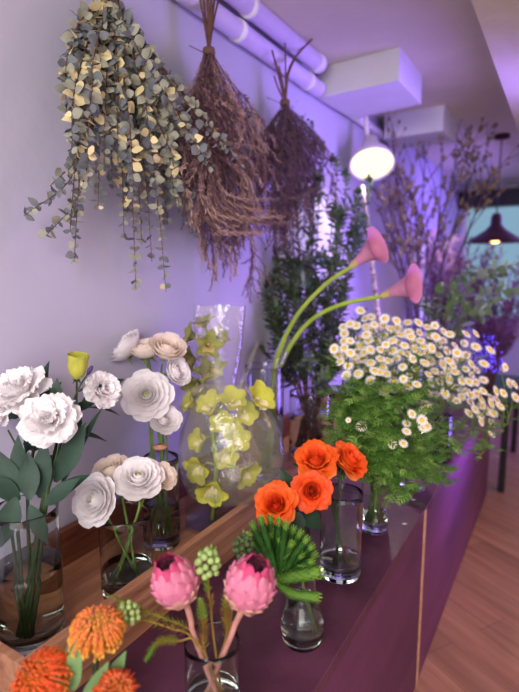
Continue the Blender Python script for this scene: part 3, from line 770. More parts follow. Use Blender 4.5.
def conifer_sprig(label, key, tip, ax, mats, L=.09, w=.012):
    A = face(*ax); e = at(*tip); path = stem_path(key, e, A, 16); t = thing('needle_sprig', label, 'foliage', path[0])
    m = MB(); m.tube(path, [.0016, .0014, .001], 5); obj('stem', m, 'needle_tan', t)
    m = MB(); acc = [path[-1]]; S = 0; i = len(path) - 1
    while i > 0 and S < L: S += (path[i] - path[i - 1]).length; acc.append(path[i - 1]); i -= 1
    for k in range(150):
        f = k / 150; p = interp_path(acc, f); j = min(len(acc) - 2, int(f * (len(acc) - 1))); d_ = (acc[j] - acc[j + 1]).normalized(); fr = frame(d_); a = k * 2.4
        m.leaf(p, (fr.col[0] * math.cos(a) + fr.col[1] * math.sin(a)) * .8 + d_ * .8, d_, w * U_(.7, 1.1) * (.5 + min(1, f * 4) * .5), .0022, .15, .1, 3, 0 if f < .4 else 1, (.5, 1, .8, .05))
    obj('needles', m, mats, t)
conifer_sprig('fuzzy yellow green sprig drooping left below the berry cluster', 'prot', (146, 660, .70), (-.5, -.6, .3), ['frond_tip', 'needle'], .05, .011)
conifer_sprig('yellowish needle sprig pointing up left of the proteas', 'prot', (112, 596, .75), (-.8, .5, .2), ['frond_tip', 'needle'], .12, .012)
conifer_sprig('tan needle sprig in front of the right protea stem', 'prot', (228, 585, .74), (.1, .95, .1), ['needle', 'needle_tan'], .09, .012)
conifer_sprig('tan needle sprig below the pale berry cluster', 'prot', (200, 600, .72), (-.1, .95, .2), ['needle_green', 'needle_tan'], .07, .012)

def pincushion(label, px, py, r_, d, ax, mats, seed, lv):
    A = face(*ax); s = r_ / 510 * d; pos = at(px, py, d) - A * s * .42; Mx = frame(A)
    path = stem_path('pin', pos, A, 12); t = thing('pincushion_flower', label, 'flower', path[0], 'orange pincushion flowers')
    m = MB(); m.tube(path, [.004, .004, .0045], 8); obj('stem', m, 'dark_stem', t)
    for nm, q_, mt in zip(('core', 'styles', 'style_tips'), pincushion_head(seed), mats):
        q = MB(); q.merge(q_, pos, Mx, s); obj(nm, q, mt, t)
    for (b, e, w, up) in lv:
        b, e = at(*b), at(*e); q = MB(); q.leaf(b, e - b, face(*up), (e - b).length, w, .06, .2, 7, 0, (.35, .8, 1, 1, .95, .75, .4, .06)); obj('leaf', q, 'pin_leaf', t)
pincushion('yellow orange pincushion flower standing tallest at the near corner', 97, 632, 29, .69, (.15, .88, .4), ['pin_yellow', ('pin_yellow', 'pin_orange'), 'pin_tip_pale'], 3,
           [((72, 690, .67), (76, 642, .66), .021, (.1, .1, 1)), ((66, 695, .68), (66, 645, .68), .019, (-.6, .1, .7)), ((85, 700, .67), (108, 664, .66), .02, (.3, .1, .9)), ((104, 690, .68), (126, 652, .69), .02, (.4, .3, .8))])
pincushion('red orange pincushion flower at the bottom left corner', 42, 682, 32, .66, (-.35, .7, .6), ['pin_red', ('pin_orange', 'pin_red'), 'pin_tip'], 4, [((58, 720, .66), (58, 672, .65), .02, (.4, .1, .9))])
pincushion('red orange pincushion flower lowest, right of the green leaves', 115, 694, 24, .655, (.3, .65, .7), ['pin_red', ('pin_orange', 'pin_red'), 'pin_tip_pale'], 5, [])

# ---------------- green finger fronds in the carafe
bp = at(272, 590, .93)
path = stem_path('tap', at(284, 574, .92), face(-.3, .9, 0), 10)
t = thing('green_frond_spray', 'spray of green finger fronds fanned over the glass carafe', 'foliage', path[0])
m = MB(); m.tube(path, [.003, .003, .0035], 7); obj('stem', m, 'stem', t)
def frond(pts, r, seed, bright):
    W = spline([at(*p) for p in pts], 14); m = MB(); n = len(W)
    m.tube(W, [r * .7, r, r, r * .95, r * .8], 8, 0)
    m.ball(W[-1], r * .95, 8, 6, 1)
    for i in range(2, n):
        d_ = (W[i] - W[i - 1]).normalized(); fr = frame(d_)
        for k in range(9):
            a = k * 2 * PI / 9 + i * .35
            o_ = fr.col[0] * math.cos(a) + fr.col[1] * math.sin(a)
            m.leaf(W[i] + o_ * r * .8, d_ * .9 + o_ * .6, o_, r * 1.5, r * .55, .3, .1, 2, 1 if (i > n - 3 or (k % 3 == 0 and bright)) else 0, (.8, 1, .1))
    return obj('frond', m, ['frond_light' if r > .006 else 'frond', 'frond_tip'], t)
k = 0
for (tx, ty) in ((243, 553), (249, 536), (253, 526), (261, 520), (270, 519), (279, 522), (286, 526), (293, 530), (300, 534), (306, 540), (311, 547), (314, 555), (291, 545), (300, 556), (270, 535), (280, 540), (311, 562)):
    d0 = .915 + .02 * math.sin(k * 1.9); bx_ = lerp(276, 284, (tx - 243) / 70)
    frond([(bx_, 577, d0), (lerp(bx_, tx, .5) - 1, lerp(577, ty, .55), d0 - .012), (tx, ty, d0 - .02)], .0056, k, k % 4 == 0); k += 1
frond([(276, 578, .91), (290, 577, .88), (315, 573, .86)], .0095, 91, True)
frond([(276, 581, .91), (292, 593, .88), (315, 597, .86)], .0072, 92, True)

# ---------------- chamomile
raw = [(60,320),(85,282),(85,318),(75,352),(100,258),(125,225),(140,285),(125,312),(150,322),(145,298),(110,340),(130,345),(150,355),(115,370),(160,375),(175,322),(185,245),(215,250),(200,270),(188,310),(175,345),(195,350),(205,325),(215,345),(232,395),(208,400),(210,420),(183,425),(150,398),(120,382),(172,378),(190,382),(260,320),(265,370),(250,290),(270,255),(245,280),(310,262),(312,290),(347,284),(340,325),(388,283),(412,315),(330,358),(345,350),(300,350),(320,335),(290,330),(285,355),(310,375),(295,384),(355,362),(335,430),(300,405),(295,430),(265,408),(245,410),(235,420),(272,428),(322,402),(372,385),(345,395),(395,402),(378,400),(359,376),(432,357),(448,323),(401,358),(412,282),(400,435),(425,445),(450,455),(430,425),(472,462),(455,480),(425,500),(452,503),(410,470),(395,480),(510,440),(495,405),(508,408),(485,365),(462,425),(480,430),(240,505),(278,497),(283,515),(253,482),(240,525),(290,512),(205,557),(232,555),(128,512),(280,475),(270,450),(286,460),(70,335),(95,362),(100,300),(115,262),(230,365),(247,385),(225,330),(155,275),(235,312),(282,315),(302,318),(275,300),(90,385),(165,300),(160,260),(225,285),(205,300),(180,365),(255,345),(320,310),(365,330),(100,330),(140,265)]
small = [(448,530),(455,534),(95,497),(480,372),(300,462)]
heads = [(310 + x / 2.483, 220 + y / 2.483, 1) for x, y in raw] + [(310 + x / 2.483, 220 + y / 2.483, .55) for x, y in small]
def inpoly(x, y, P):
    c = False
    for i in range(len(P)):
        (a, b), (e, f) = P[i], P[i - 1]
        if (b > y) != (f > y) and x < (e - a) * (y - b) / (f - b) + a: c = not c
    return c
HULL = [(336, 340), (345, 322), (362, 312), (400, 318), (430, 322), (455, 328), (468, 345), (480, 372), (500, 392), (510, 405), (480, 418), (450, 405), (425, 392), (400, 394), (372, 388), (348, 372)]
while len(heads) < 185:
    hx, hy = U_(330, 515), U_(305, 425)
    if inpoly(hx, hy, HULL) and min((hx - a) ** 2 + (hy - b) ** 2 for a, b, c in heads) > 36: heads.append((hx, hy, .9 + .001))
pm = MB(); dm = MB()
for i in range(15): pm.petal(2 * PI * i / 15 + rnd.uniform(-.06, .06), .66, .125, [8, 4, -6, -18], .32, 0, -.1, 0, 1, 4, 2, (.7, 1, 1, .85, .35), False)
dm.lathe([(.38, -.06), (.40, .04), (.35, .15), (.21, .22), (.001, .25)], 14)
bm_ = MB(); bm_.lathe([(.05, -.2), (.3, -.12), (.4, -.02)], 10)
ME_p, ME_d, ME_b = pm.data('chamomile rays', 'cham_white', V(0, 0, 0)), dm.data('chamomile disc', 'cham_yellow', V(0, 0, 0)), bm_.data('chamomile cup', 'cham_leaf', V(0, 0, 0))
seeds = [(347, 350), (358, 332), (362, 372), (378, 350), (385, 322), (392, 385), (400, 362), (415, 345), (420, 375), (408, 420), (424, 330), (363, 425), (392, 442), (445, 380), (462, 345), (474, 405), (486, 422), (508, 395), (445, 362), (432, 392), (380, 376), (372, 340)]
groups = {i: [] for i in range(len(seeds))}
for h in heads: groups[min(groups, key=lambda i: (seeds[i][0] - h[0]) ** 2 + (seeds[i][1] - h[1]) ** 2)].append(h)
def feather(m, O, d, up, L):
    side = d.cross(up).normalized(); n = side.cross(d)
    m.leaf(O, d, up, L, L * .05, .15, .1, 3, 0, (1, .9, .7, .2))
    for k in range(5):
        f = .25 + .17 * k; p = O + d * L * f - n * .15 * L * f * f
        for sgn in (-1, 1):
            dd = (d * .7 + side * sgn * .8 + n * U_(-.2, .2)).normalized(); l = L * .42 * (1.1 - f * .6)
            m.leaf(p, dd, n, l, l * .27, .1, .1, 3, 0, (.4, 1, .8, .1))
for gi, hs in groups.items():
    if not hs: continue
    sx, sy = seeds[gi]
    key = 'cham' if sx < 425 else 'v9'
    d0 = (1.33 if key == 'cham' else 1.45) + (.10 if sy < 345 else 0) + U_(-.03, .03)
    cen = at(sx, sy + 16, d0 + .02)
    path = stem_path(key, cen, V(0, 0, 1) + R * .2, 12)
    t = thing('chamomile_sprig', 'branching chamomile sprig in the big white and yellow chamomile bunch', 'flower', path[0], 'chamomile sprigs on the bench')
    m = MB(); m.tube(path, [.0018, .0016, .0012], 5); j0 = int(len(path) * .55)
    for (hx, hy, hsz) in hs:
        d = d0 + U_(-.05, .05) - (hy - sy) * .0006 + (.07 if hsz == .901 else 0) - (.10 if hy > 412 and hx < 430 else 0); pos = at(hx, hy, d)
        r_ = 5.9 * hsz / 510 * d * U_(.88, 1.1)
        yaw = (hx - 400) / 120; A = face(yaw * .5 + U_(-.35, .35), .55 + U_(-.3, .3), .75)
        j = rnd.randrange(j0, len(path)); b = path[j]
        m.tube(spline([b, b.lerp(pos, .6) - V(0, 0, .004), pos - A * .012, pos - A * r_ * .15], 8), [.0011, .0009, .0008], 4)
        h = bpy.data.objects.new('flower_head', ME_p); C.objects.link(h); h.parent = t
        h.location = pos - t.location; h.rotation_mode = 'QUATERNION'; h.rotation_quaternion = (frame(A) @ Matrix.Rotation(U_(0, 6), 3, 'Z')).to_quaternion(); h.scale = (r_,) * 3
        for nm, me in (('disc', ME_d), ('calyx', ME_b)):
            c = bpy.data.objects.new(nm, me); C.objects.link(c); c.parent = h
    obj('stem', m, 'stem', t)
    m = MB(); n_ = 80 if key == 'cham' else 30
    for k in range(n_):
        f = U_(.4, 1) ** .7; p = interp_path(path, f)
        a = U_(0, 2 * PI); dd = (R * math.cos(a) + V(F.x, F.y, 0) * math.sin(a) + V(0, 0, U_(-.1, .9))).normalized()
        p = p + dd * U_(0, .05)
        feather(m, p, dd, V(0, 0, 1) + R * .01, U_(.022, .042))
        m.m[-1] = 0
    nf = len(m.f); m.m = [(1 if (i // 33) % 3 == 0 else 0) for i in range(nf)]
    obj('foliage', m, ['cham_leaf', 'cham_leaf2'], t)
# extra low leafy shoots filling the skirt of the bunch
for i, (px, py, d) in enumerate([(340, 412, 1.28), (350, 440, 1.24), (362, 455, 1.24), (376, 468, 1.25), (343, 395, 1.33), (355, 415, 1.26), (372, 430, 1.24), (390, 452, 1.27), (402, 470, 1.30), (415, 455, 1.36), (425, 470, 1.4), (346, 428, 1.27), (385, 410, 1.26), (400, 430, 1.28), (366, 400, 1.27), (384, 478, 1.26), (430, 440, 1.42), (356, 475, 1.25), (338, 430, 1.30), (408, 395, 1.34), (395, 490, 1.28)]):
    px += 9; py -= 11; e = at(px, py, d); path = stem_path('cham' if i != 10 and i != 16 else 'v9', e, V(0, 0, .6) + R * .2, 10)
    t = thing('chamomile_leaf_shoot', 'feathery green leaf shoot under the chamomile flowers', 'foliage', path[0], 'chamomile leaf shoots')
    m = MB(); m.tube(path, [.0015, .001], 5); obj('stem', m, 'stem', t)
    m = MB()
    for k in range(34):
        p = e.lerp(interp_path(path, .75), U_(0, .8)) + V(U_(-1, 1), U_(-1, 1), U_(-1, 1)) * .035
        a = U_(0, 2 * PI); dd = (R * math.cos(a) * 1.2 + V(F.x, F.y, 0) * math.sin(a) + V(0, 0, U_(-.5, .9))).normalized()
        feather(m, p, dd, V(0, 0, 1) + R * .01 - F * .4, U_(.032, .06))
    m.m = [(1 if (q // 33) % 3 == 0 else 0) for q in range(len(m.f))]
    obj('leaves', m, ['cham_leaf', 'cham_leaf2'], t)

# ---------------- leafy branches in the wide dark vase
def leafy_branch(name, label, cat, path, L, W, gap, mats, stemmat, group, srad=(.004, .002), start=.2, mix=.3, droop=0., prof=(.08, .75, 1, .7, .05), pair=2, shoots=0):
    t = thing(name, label, cat, path[0], group)
    m = MB(); m.tube(path, list(srad), 6); paths = [(path, start)]
    for k in range(shoots):
        f = U_(.4, .85); p = interp_path(path, f); d = (path[-1] - path[0]).normalized()
        q = p + d * U_(.06, .13) + V(U_(-1, 1), U_(-.8, .8), U_(-.2, .3)) * .07
        q.x = max(q.x, XW + .03)
        sp = spline([p, p.lerp(q, .5) + V(0, 0, .008), q], 6); m.tube(sp, [srad[1], srad[1] * .6], 4); paths.append((sp, .15))
    obj('stem', m, stemmat, t); m = MB()
    for path, start in paths: leaf_run(m, path, L, W, gap, start, mix, droop, prof, pair)
    obj('leaves', m, mats, t); return t
def leaf_run(m, path, L, W, gap, start, mix, droop, prof, pair):
    tot = sum((path[i + 1] - path[i]).length for i in range(len(path) - 1)); s = start * tot; k = 0
    while s < tot:
        f = s / tot; p = interp_path(path, f); i = min(len(path) - 2, int(f * (len(path) - 1))); d = (path[i + 1] - path[i]).normalized(); fr = frame(d)
        for q in range(pair):
            a = k * 1.57 + q * 2 * PI / pair + U_(-.4, .4); o_ = fr.col[0] * math.cos(a) + fr.col[1] * math.sin(a)
            l = L * U_(.7, 1.25) * (1 - .35 * f)
            m.leaf(p, o_ * U_(.6, 1) + d * U_(.3, .8) - V(0, 0, droop), d, l, l * W * U_(.8, 1.1), U_(-.05, .3), U_(0, .3), 3, 1 if rnd.random() < mix else 0, prof if len(prof) == 4 else (.1, 1, .85, .05))
        s += gap * U_(.8, 1.2); k += 1
gd = 'dark evergreen branches'
ld = 'tall dark evergreen branch in the wide vase behind the calla lilies'
O, zt, rb, rt, base = VZ['dark']
for (px, py, dd) in [(262, 288, .03), (270, 250, .06), (284, 215, .05), (300, 190, .1), (318, 178, .12), (340, 215, .1), (352, 232, .15), (276, 305, -.02), (295, 262, -.03), (312, 240, 0), (330, 262, .02), (344, 292, .03), (310, 290, -.06), (328, 315, -.05), (290, 322, -.05), (345, 330, 0), (302, 345, -.08), (330, 352, -.06), (285, 365, -.06), (322, 385, -.07)]:
    d = depth(O) + dd; e = at(px, py, d)
    path = stem_path('dark', e, V(0, 0, 1) + R * U_(-.3, .3), 14)
    leafy_branch('evergreen_branch', ld, 'foliage', path, .05, .34, .010, ['dark_leaf', 'dark_leaf2'], 'twig', gd, start=.35, shoots=5)
    # side shoots share the branch's leaves
# round leaved sprays above, by the lamp
lr = 'thin spray of small round dark leaves reaching up toward the lamp'
for (px, py, dd) in [(318, 140, .15), (332, 158, .12), (357, 190, .2), (306, 165, .1), (345, 172, .25), (368, 178, .3), (362, 215, .25)]:
    e = at(px, py, depth(O) + dd); path = stem_path('dark', e, V(0, 0, 1) - R * U_(.0, .6), 16)
    leafy_branch('round_leaf_spray', lr, 'foliage', path, .03, .75, .02, ['dark_leaf', 'dark_leaf2'], 'twig', 'round leaved sprays by the lamp', (.003, .001), .5, .45, .1)
# birch pole
a, b = atz(352, 455, HB + .0007), V(0, 0, 0)
p0 = V(-.60, 2.12, HB + .0008); d = depth(p0); p1 = at(362, 186, d + .05)
m = MB(); pts = [p0.lerp(p1, i / 14) + V(noise.noise(V(i * .7, 0, 0)), noise.noise(V(0, i * .7, 3)), 0) * .008 for i in range(15)]; m.tube(pts, [.013, .011, .009], 9)
tag(obj('birch_pole', m, 'birch', None, True, p0), 'pale birch pole standing upright below the white lamp', 'branch')

# ------------------------------------------------------------------ hanging dried bunches
def wall_pt(px, py, X): return atx(px, py, X)
hk = wall_pt(112, -8, -.9)
t = thing('hanging_eucalyptus_bunch', 'dried grey green and cream eucalyptus bunch hanging leftmost on the wall', 'dried flowers', hk)
m = MB(); m.lathe([(.012 + .0035 * math.cos(a), .012 * math.sin(a)) for a in [i * PI / 5 for i in range(11)]], 16, hk); obj('twine', m, 'twine', t)
m = MB(); m.tube([hk + V(0, 0, .01), hk + V(-.02, 0, .05), V(-.944, hk.y, hk.z + .09)], .0014, 5); obj('cord', m, 'twine', t)
tips = [(24, 216), (46, 236), (74, 262), (70, 232), (98, 208), (50, 186), (72, 150), (66, 118), (66, 88), (74, 50), (136, 290), (166, 292), (152, 262), (124, 238), (188, 222), (194, 236), (246, 172), (236, 158), (222, 150), (176, 205), (112, 190), (142, 245), (88, 185), (128, 215), (158, 210), (104, 165), (130, 180), (92, 150), (150, 165), (172, 170), (110, 140), (84, 120), (140, 130), (182, 165), (200, 180), (120, 120), (98, 110), (150, 140), (160, 190), (134, 200), (118, 165), (78, 180), (90, 90), (192, 205), (186, 190), (205, 160), (212, 168), (180, 212), (168, 225)]
for i, (tx, ty) in enumerate(tips):
    thin = ty > 228 or tx < 62 or tx > 215
    Xo = -.885 + U_(-.02, .085) * (1 if not thin else .4)
    if tx > 200: Xo = -.75
    mid1 = (lerp(111, tx, .38) , lerp(-8, ty, .3)); mid2 = (lerp(111, tx, .82), lerp(-8, ty, .66))
    if tx < 62: mid1, mid2 = (lerp(102, tx, .08), lerp(-8, ty, .36)), (lerp(102, tx, .35), lerp(-8, ty, .80))
    elif tx > 180: mid1, mid2 = (lerp(111, tx, .24), lerp(-8, ty, .3)), (lerp(111, tx, .66), lerp(-8, ty, .68))
    elif tx < 90 and ty < 200: mid1, mid2 = (lerp(108, tx, .58), lerp(-8, ty, .34)), (lerp(108, tx, .96), lerp(-8, ty, .66))
    path = spline([hk + V(U_(-.008, .008), U_(-.008, .008), 0), wall_pt(*mid1, lerp(-.9, Xo, .6)), wall_pt(*mid2, Xo), wall_pt(tx, ty, Xo)], 18)
    m = MB(); m.tube(path, [.0022, .0016, .0008], 5); st = obj('branch', m, 'twig', t)
    m = MB(); tot = sum((path[q + 1] - path[q]).length for q in range(len(path) - 1)); s = (.14 if tx > 62 else .5) * tot; k = 0
    while s < tot:
        f = s / tot; p = interp_path(path, f); q_ = min(len(path) - 2, int(f * (len(path) - 1))); d = (path[q_ + 1] - path[q_]).normalized(); fr = frame(d)
        n_ = 2
        for q in range(n_):
            a = k * 1.57 + q * PI + U_(-.5, .5); o_ = fr.col[0] * math.cos(a) + fr.col[1] * math.sin(a)
            L = (.027 if not thin else .022) * U_(.6, 1.3) * (1 - .3 * f) * min(1, .6 + 1.6 * f)
            c = rnd.random(); mi = (1 if c < (.24 if 60 < tx < 200 and f < .85 else .05) else 2 if c < .55 else 0)
            up = (o_.cross(d) + V(U_(-1, 1), U_(-1, 1), U_(-1, 1)) * .9).normalized()
            m.leaf(p, o_ + d * U_(-.2, .7), up, L, L * U_(.75, 1), U_(-.4, .4), U_(-.2, .5), 4, mi, (.2, .9, 1, .7, .1))
        s += (.0145 if not thin else .019) * U_(.8, 1.25); k += 1
    obj('leaves', m, ['euc_grey', 'euc_cream', 'euc_blue'], st)

def bristle_stem(m, path, L, gap, start, mi, n=2, w=.0012):
    tot = sum((path[q + 1] - path[q]).length for q in range(len(path) - 1)); s = start * tot; k = 0
    while s < tot:
        f = s / tot; p = interp_path(path, f); i = min(len(path) - 2, int(f * (len(path) - 1))); d = (path[i + 1] - path[i]).normalized(); fr = frame(d)
        for q in range(n):
            a = k * 2.4 + q * 2 * PI / n; o_ = fr.col[0] * math.cos(a) + fr.col[1] * math.sin(a)
            l = L * U_(.6, 1.2); m.leaf(p, o_ + d * U_(.5, 1.4), d, l, l * .17, U_(-.2, .3), .1, 2, mi, (.6, 1, .1))
        s += gap; k += 1
def dried_bunch(label, top, tie, X0, ends, mats, stems_up, seedy, curls, L=.014):
    h0 = wall_pt(*tie, X0)
    t = thing('hanging_dried_bunch', label, 'dried flowers', h0)
    m = MB(); m.lathe([(.014 + .003 * math.cos(a), .01 * math.sin(a)) for a in [i * PI / 5 for i in range(11)]], 16, h0); obj('twine', m, 'twine', t)
    m = MB(); m.tube([h0 + V(-.014, 0, 0), V(-.944, h0.y, h0.z + .03)], .0014, 5); obj('cord', m, 'twine', t)
    for (tx, ty, r_) in stems_up:
        e = wall_pt(tx, ty, X0 + U_(-.01, .01)); m = MB(); m.tube(spline([h0, h0.lerp(e, .5) + V(0, U_(-.006, .006), 0), e], 8), [r_, r_, r_ * .8], 7); obj('cut_stem', m, 'twig', t)
    for (tx, ty) in ends + [(x + U_(-9, 9), y + U_(-16, 8)) for x, y in ends]:
        Xo = X0 + U_(-.03, .09)
        a = (lerp(tie[0], tx, .42), lerp(tie[1], ty, .34)); b = (lerp(tie[0], tx, 1.0) + U_(-6, 6), lerp(tie[1], ty, .75))
        path = spline([h0 + V(U_(-.01, .01), U_(-.01, .01), 0), wall_pt(*a, lerp(X0, Xo, .7)), wall_pt(*b, Xo), wall_pt(tx + U_(-4, 4), ty, Xo)], 14)
        m = MB(); m.tube(path, [.0018, .0012, .0006], 4)
        mi = 1 if rnd.random() < seedy * .8 else 0
        bristle_stem(m, path, L, .0055, .14, mi, 3)
        for k in range(11):      # side sprays
            f = U_(.25, .85); p = interp_path(path, f); q = p + V(U_(-.03, .06), U_(-.05, .05), U_(-.11, -.03))
            sp = spline([p, p.lerp(q, .5) + V(U_(-.01, .02), U_(-.02, .02), 0), q], 6); m.tube(sp, [.0009, .0005], 3); bristle_stem(m, sp, L * .85, .005, .1, mi if rnd.random() < .7 else 1 - mi, 3)
        obj('dried_stem', m, mats, t)
    for (c0, c1, c2) in curls:
        m = MB()
        for k in range(3):
            j = lambda c: (c[0] + U_(-10, 10), c[1] + U_(-12, 10))
            path = spline([wall_pt(*j(c0), X0 + .08), wall_pt(*j(c1), X0 + U_(.09, .16)), wall_pt(*j(c2), X0 + U_(.08, .13))], 12)
            m.tube(path, [.0011, .0009, .0005], 4); bristle_stem(m, path, .010, .006, 0, 1 if k else 0, 3)
        obj('curled_stem', m, mats, t)
ends1 = [(180, 140), (178, 160), (184, 180), (188, 130), (182, 150), (186, 190), (196, 225), (200, 250), (205, 268), (214, 280), (224, 276), (246, 296), (232, 262), (216, 240), (228, 220), (240, 200), (254, 170), (262, 150), (248, 215), (212, 200), (200, 170), (225, 160), (240, 140), (208, 260), (236, 240), (260, 190), (192, 205), (219, 255), (250, 250)]
dried_bunch('brown dried bunch of bristly sprigs hanging in the middle', (208, -4), (209, 52), -.875, ends1, ['dry_brown', 'dry_tan'],
            [(203, -12, .004), (207, -14, .0045), (211, -14, .004), (216, -10, .0035), (200, 0, .003), (220, -6, .003)], .3,
            [((200, 180), (215, 222), (262, 226)), ((205, 170), (225, 214), (280, 218)), ((203, 195), (222, 224), (270, 232)), ((212, 160), (230, 200), (274, 205)), ((210, 190), (240, 216), (288, 224)), ((215, 150), (245, 180), (262, 215)), ((208, 205), (218, 228), (246, 232)), ((202, 160), (206, 200), (232, 222)), ((222, 150), (252, 160), (258, 196))])
ends2 = [(258, 150), (252, 180), (262, 205), (272, 225), (284, 240), (292, 262), (300, 235), (310, 205), (318, 180), (330, 165), (312, 150), (300, 180), (282, 190), (268, 170), (290, 215), (276, 250), (305, 165), (285, 160), (322, 200), (268, 240), (296, 200)]
dried_bunch('plum brown dried bunch with forked stem hanging rightmost', (290, 60), (285, 103), -.87, ends2, ['dry_purple', 'dry_brown'],
            [(272, 50, .004), (285, 38, .003), (279, 66, .0035), (274, 76, .003)], .4, [((270, 190), (282, 215), (300, 222)), ((285, 170), (300, 196), (312, 200))])
h0 = wall_pt(285, 103, -.87)
par = [o for o in C.objects if o.get('label', '').startswith('plum brown')][0]
m = MB(); m.tube(spline([h0, wall_pt(288, 74, -.86), wall_pt(297, 55, -.85), wall_pt(312, 39, -.84)], 10), [.0055, .005, .003], 7); obj('forked_stem', m, 'twig', par)
m = MB()
for k in range(60):
    px, py = rnd.choice([(300, 110), (305, 130), (318, 160), (325, 185), (296, 120), (312, 145), (330, 205)]); p = wall_pt(px + U_(-8, 8), py + U_(-12, 12), -.82 + U_(-.03, .03))
    m.leaf(p, V(U_(-1, 1), U_(-1, 1), U_(-1, .3)), V(U_(-1, 1), U_(-1, 1), 1), .016, .012, .2, .2, 3, 0, (.2, 1, .8, .1))
obj('small_leaves', m, 'euc_blue', par)

# ------------------------------------------------------------------ right hand greenery and background
ge = 'fresh eucalyptus branches'
for (px, py, d, mid) in [(522, 262, 1.85, (468, 290)), (516, 290, 1.8, (470, 305)), (470, 268, 2.0, (450, 300)), (505, 275, 2.0, (465, 288)), (440, 285, 1.9, (436, 320)), (490, 310, 1.75, (460, 325)), (455, 296, 1.8, (445, 325)), (425, 296, 1.95, (430, 330)), (500, 300, 1.9, (465, 318))]:
    O = VZ['v10'][0]; path = spline([O + V(U_(-.01, .01), U_(-.01, .01), .03), V(O.x + U_(-.01, .01), O.y + U_(-.01, .01), VZ['v10'][1]), at(mid[0], mid[1], d), at(px, py, d)], 16)
    leafy_branch('eucalyptus_branch', 'fresh grey green eucalyptus branch arching right behind the chamomile', 'foliage', path, .055, .75, .024, ['fresh_euc', 'fresh_euc2'], 'twig', ge, (.003, .0012), .4, .35, 0, (.2, .9, 1, .1))
# violet statice behind the chamomile
for i, (px, py, d) in enumerate([(486, 345, 1.9), (480, 360, 1.85), (492, 362, 1.92)]):
    O = VZ['v10'][0]; e = at(px, py, d); path = spline([O + V(.004 * i, 0, .03), V(O.x + .006 * i, O.y, VZ['v10'][1]), O.lerp(e, .6) + V(0, 0, .06), e], 12)
    t = thing('violet_flower_stem', 'stem of small deep violet flowers behind the rightmost chamomile', 'flower', path[0], 'violet flower stems')
    m = MB(); m.tube(path, [.002, .0015], 5); obj('stem', m, 'dark_stem', t)
    m = MB()
    for k in range(40):
        c = e + V(U_(-1, 1), U_(-1, 1), U_(-1, 1)) * .035; m.ball(c, U_(.004, .007), 6, 4)
    obj('florets', m, 'violet', t)['kind'] = 'stuff'
# budding branches farther along
pv = V(-.62, 2.55, HB); t = thing('branch_vase', 'dark vase of tall budding branches beyond the evergreen branches', 'vase', pv + V(0, 0, .0006))
m = MB(); m.lathe([(.001, .0006), (.06, .0006), (.075, .08), (.07, .2), (.05, .28), (.055, .3), (.05, .3), (.045, .28), (.06, .2), (.06, .04), (.001, .03)], 28, pv); obj('body', m, 'glass_purple', t)
def twiggy(m, buds, p, d, L, r, lvl):
    n = 6; pts = [p]; q = p.copy(); dd = d.copy()
    for i in range(n):
        dd = (dd + V(U_(-1, 1), U_(-1, 1), U_(-.6, .9)) * .14).normalized(); q = q + dd * L / n; pts.append(q)
    m.tube(pts, [r, r * .75, r * .45], 5)
    if lvl > 0:
        for k in range(4 if lvl > 1 else 3):
            i = rnd.randrange(2, n + 1); o_ = V(U_(-1, 1), U_(-1, 1), U_(-.3, .8)).normalized()
            twiggy(m, buds, pts[i], (dd * 1.1 + o_ * .8).normalized(), L * U_(.4, .6), r * .55, lvl - 1)
    for i in range(3, n + 1):
        if rnd.random() < .42:
            b = pts[i] + V(U_(-1, 1), U_(-1, 1), U_(-1, 1)) * .006; buds.ball(b, U_(.005, .011), 6, 4, 0, frame(dd), (1, 1, 1.7))
for (px, py, d) in [(395, 165, 2.7), (425, 160, 2.75), (455, 168, 2.7), (470, 175, 2.85), (490, 178, 2.8), (378, 205, 2.5), (415, 200, 2.6), (440, 215, 2.7), (400, 240, 2.5)]:
    e = at(px, py, d); b = pv + V(U_(-.03, .03), U_(-.03, .03), .05); rim = pv + V(U_(-.03, .03), U_(-.03, .03), .3)
    path = spline([b, rim, rim.lerp(e, .5) + V(0, 0, .02), e], 12); t = thing('budding_branch', 'tall bare branch with small buds against the violet wall', 'branch', path[0], 'budding branches by the violet wall')
    m, bu = MB(), MB(); m.tube(path, [.008, .006, .003], 6)
    for k in range(9):
        i = rnd.randrange(7, len(path)); dd = (path[i] - path[i - 1]).normalized()
        twiggy(m, bu, path[i], (dd + V(U_(-1, 1), U_(-1, 1), U_(-.2, .6)) * .6).normalized(), U_(.2, .36), .003, 1)
    obj('twigs', m, 'branch', t); obj('buds', bu, 'bud', t)['kind'] = 'stuff'
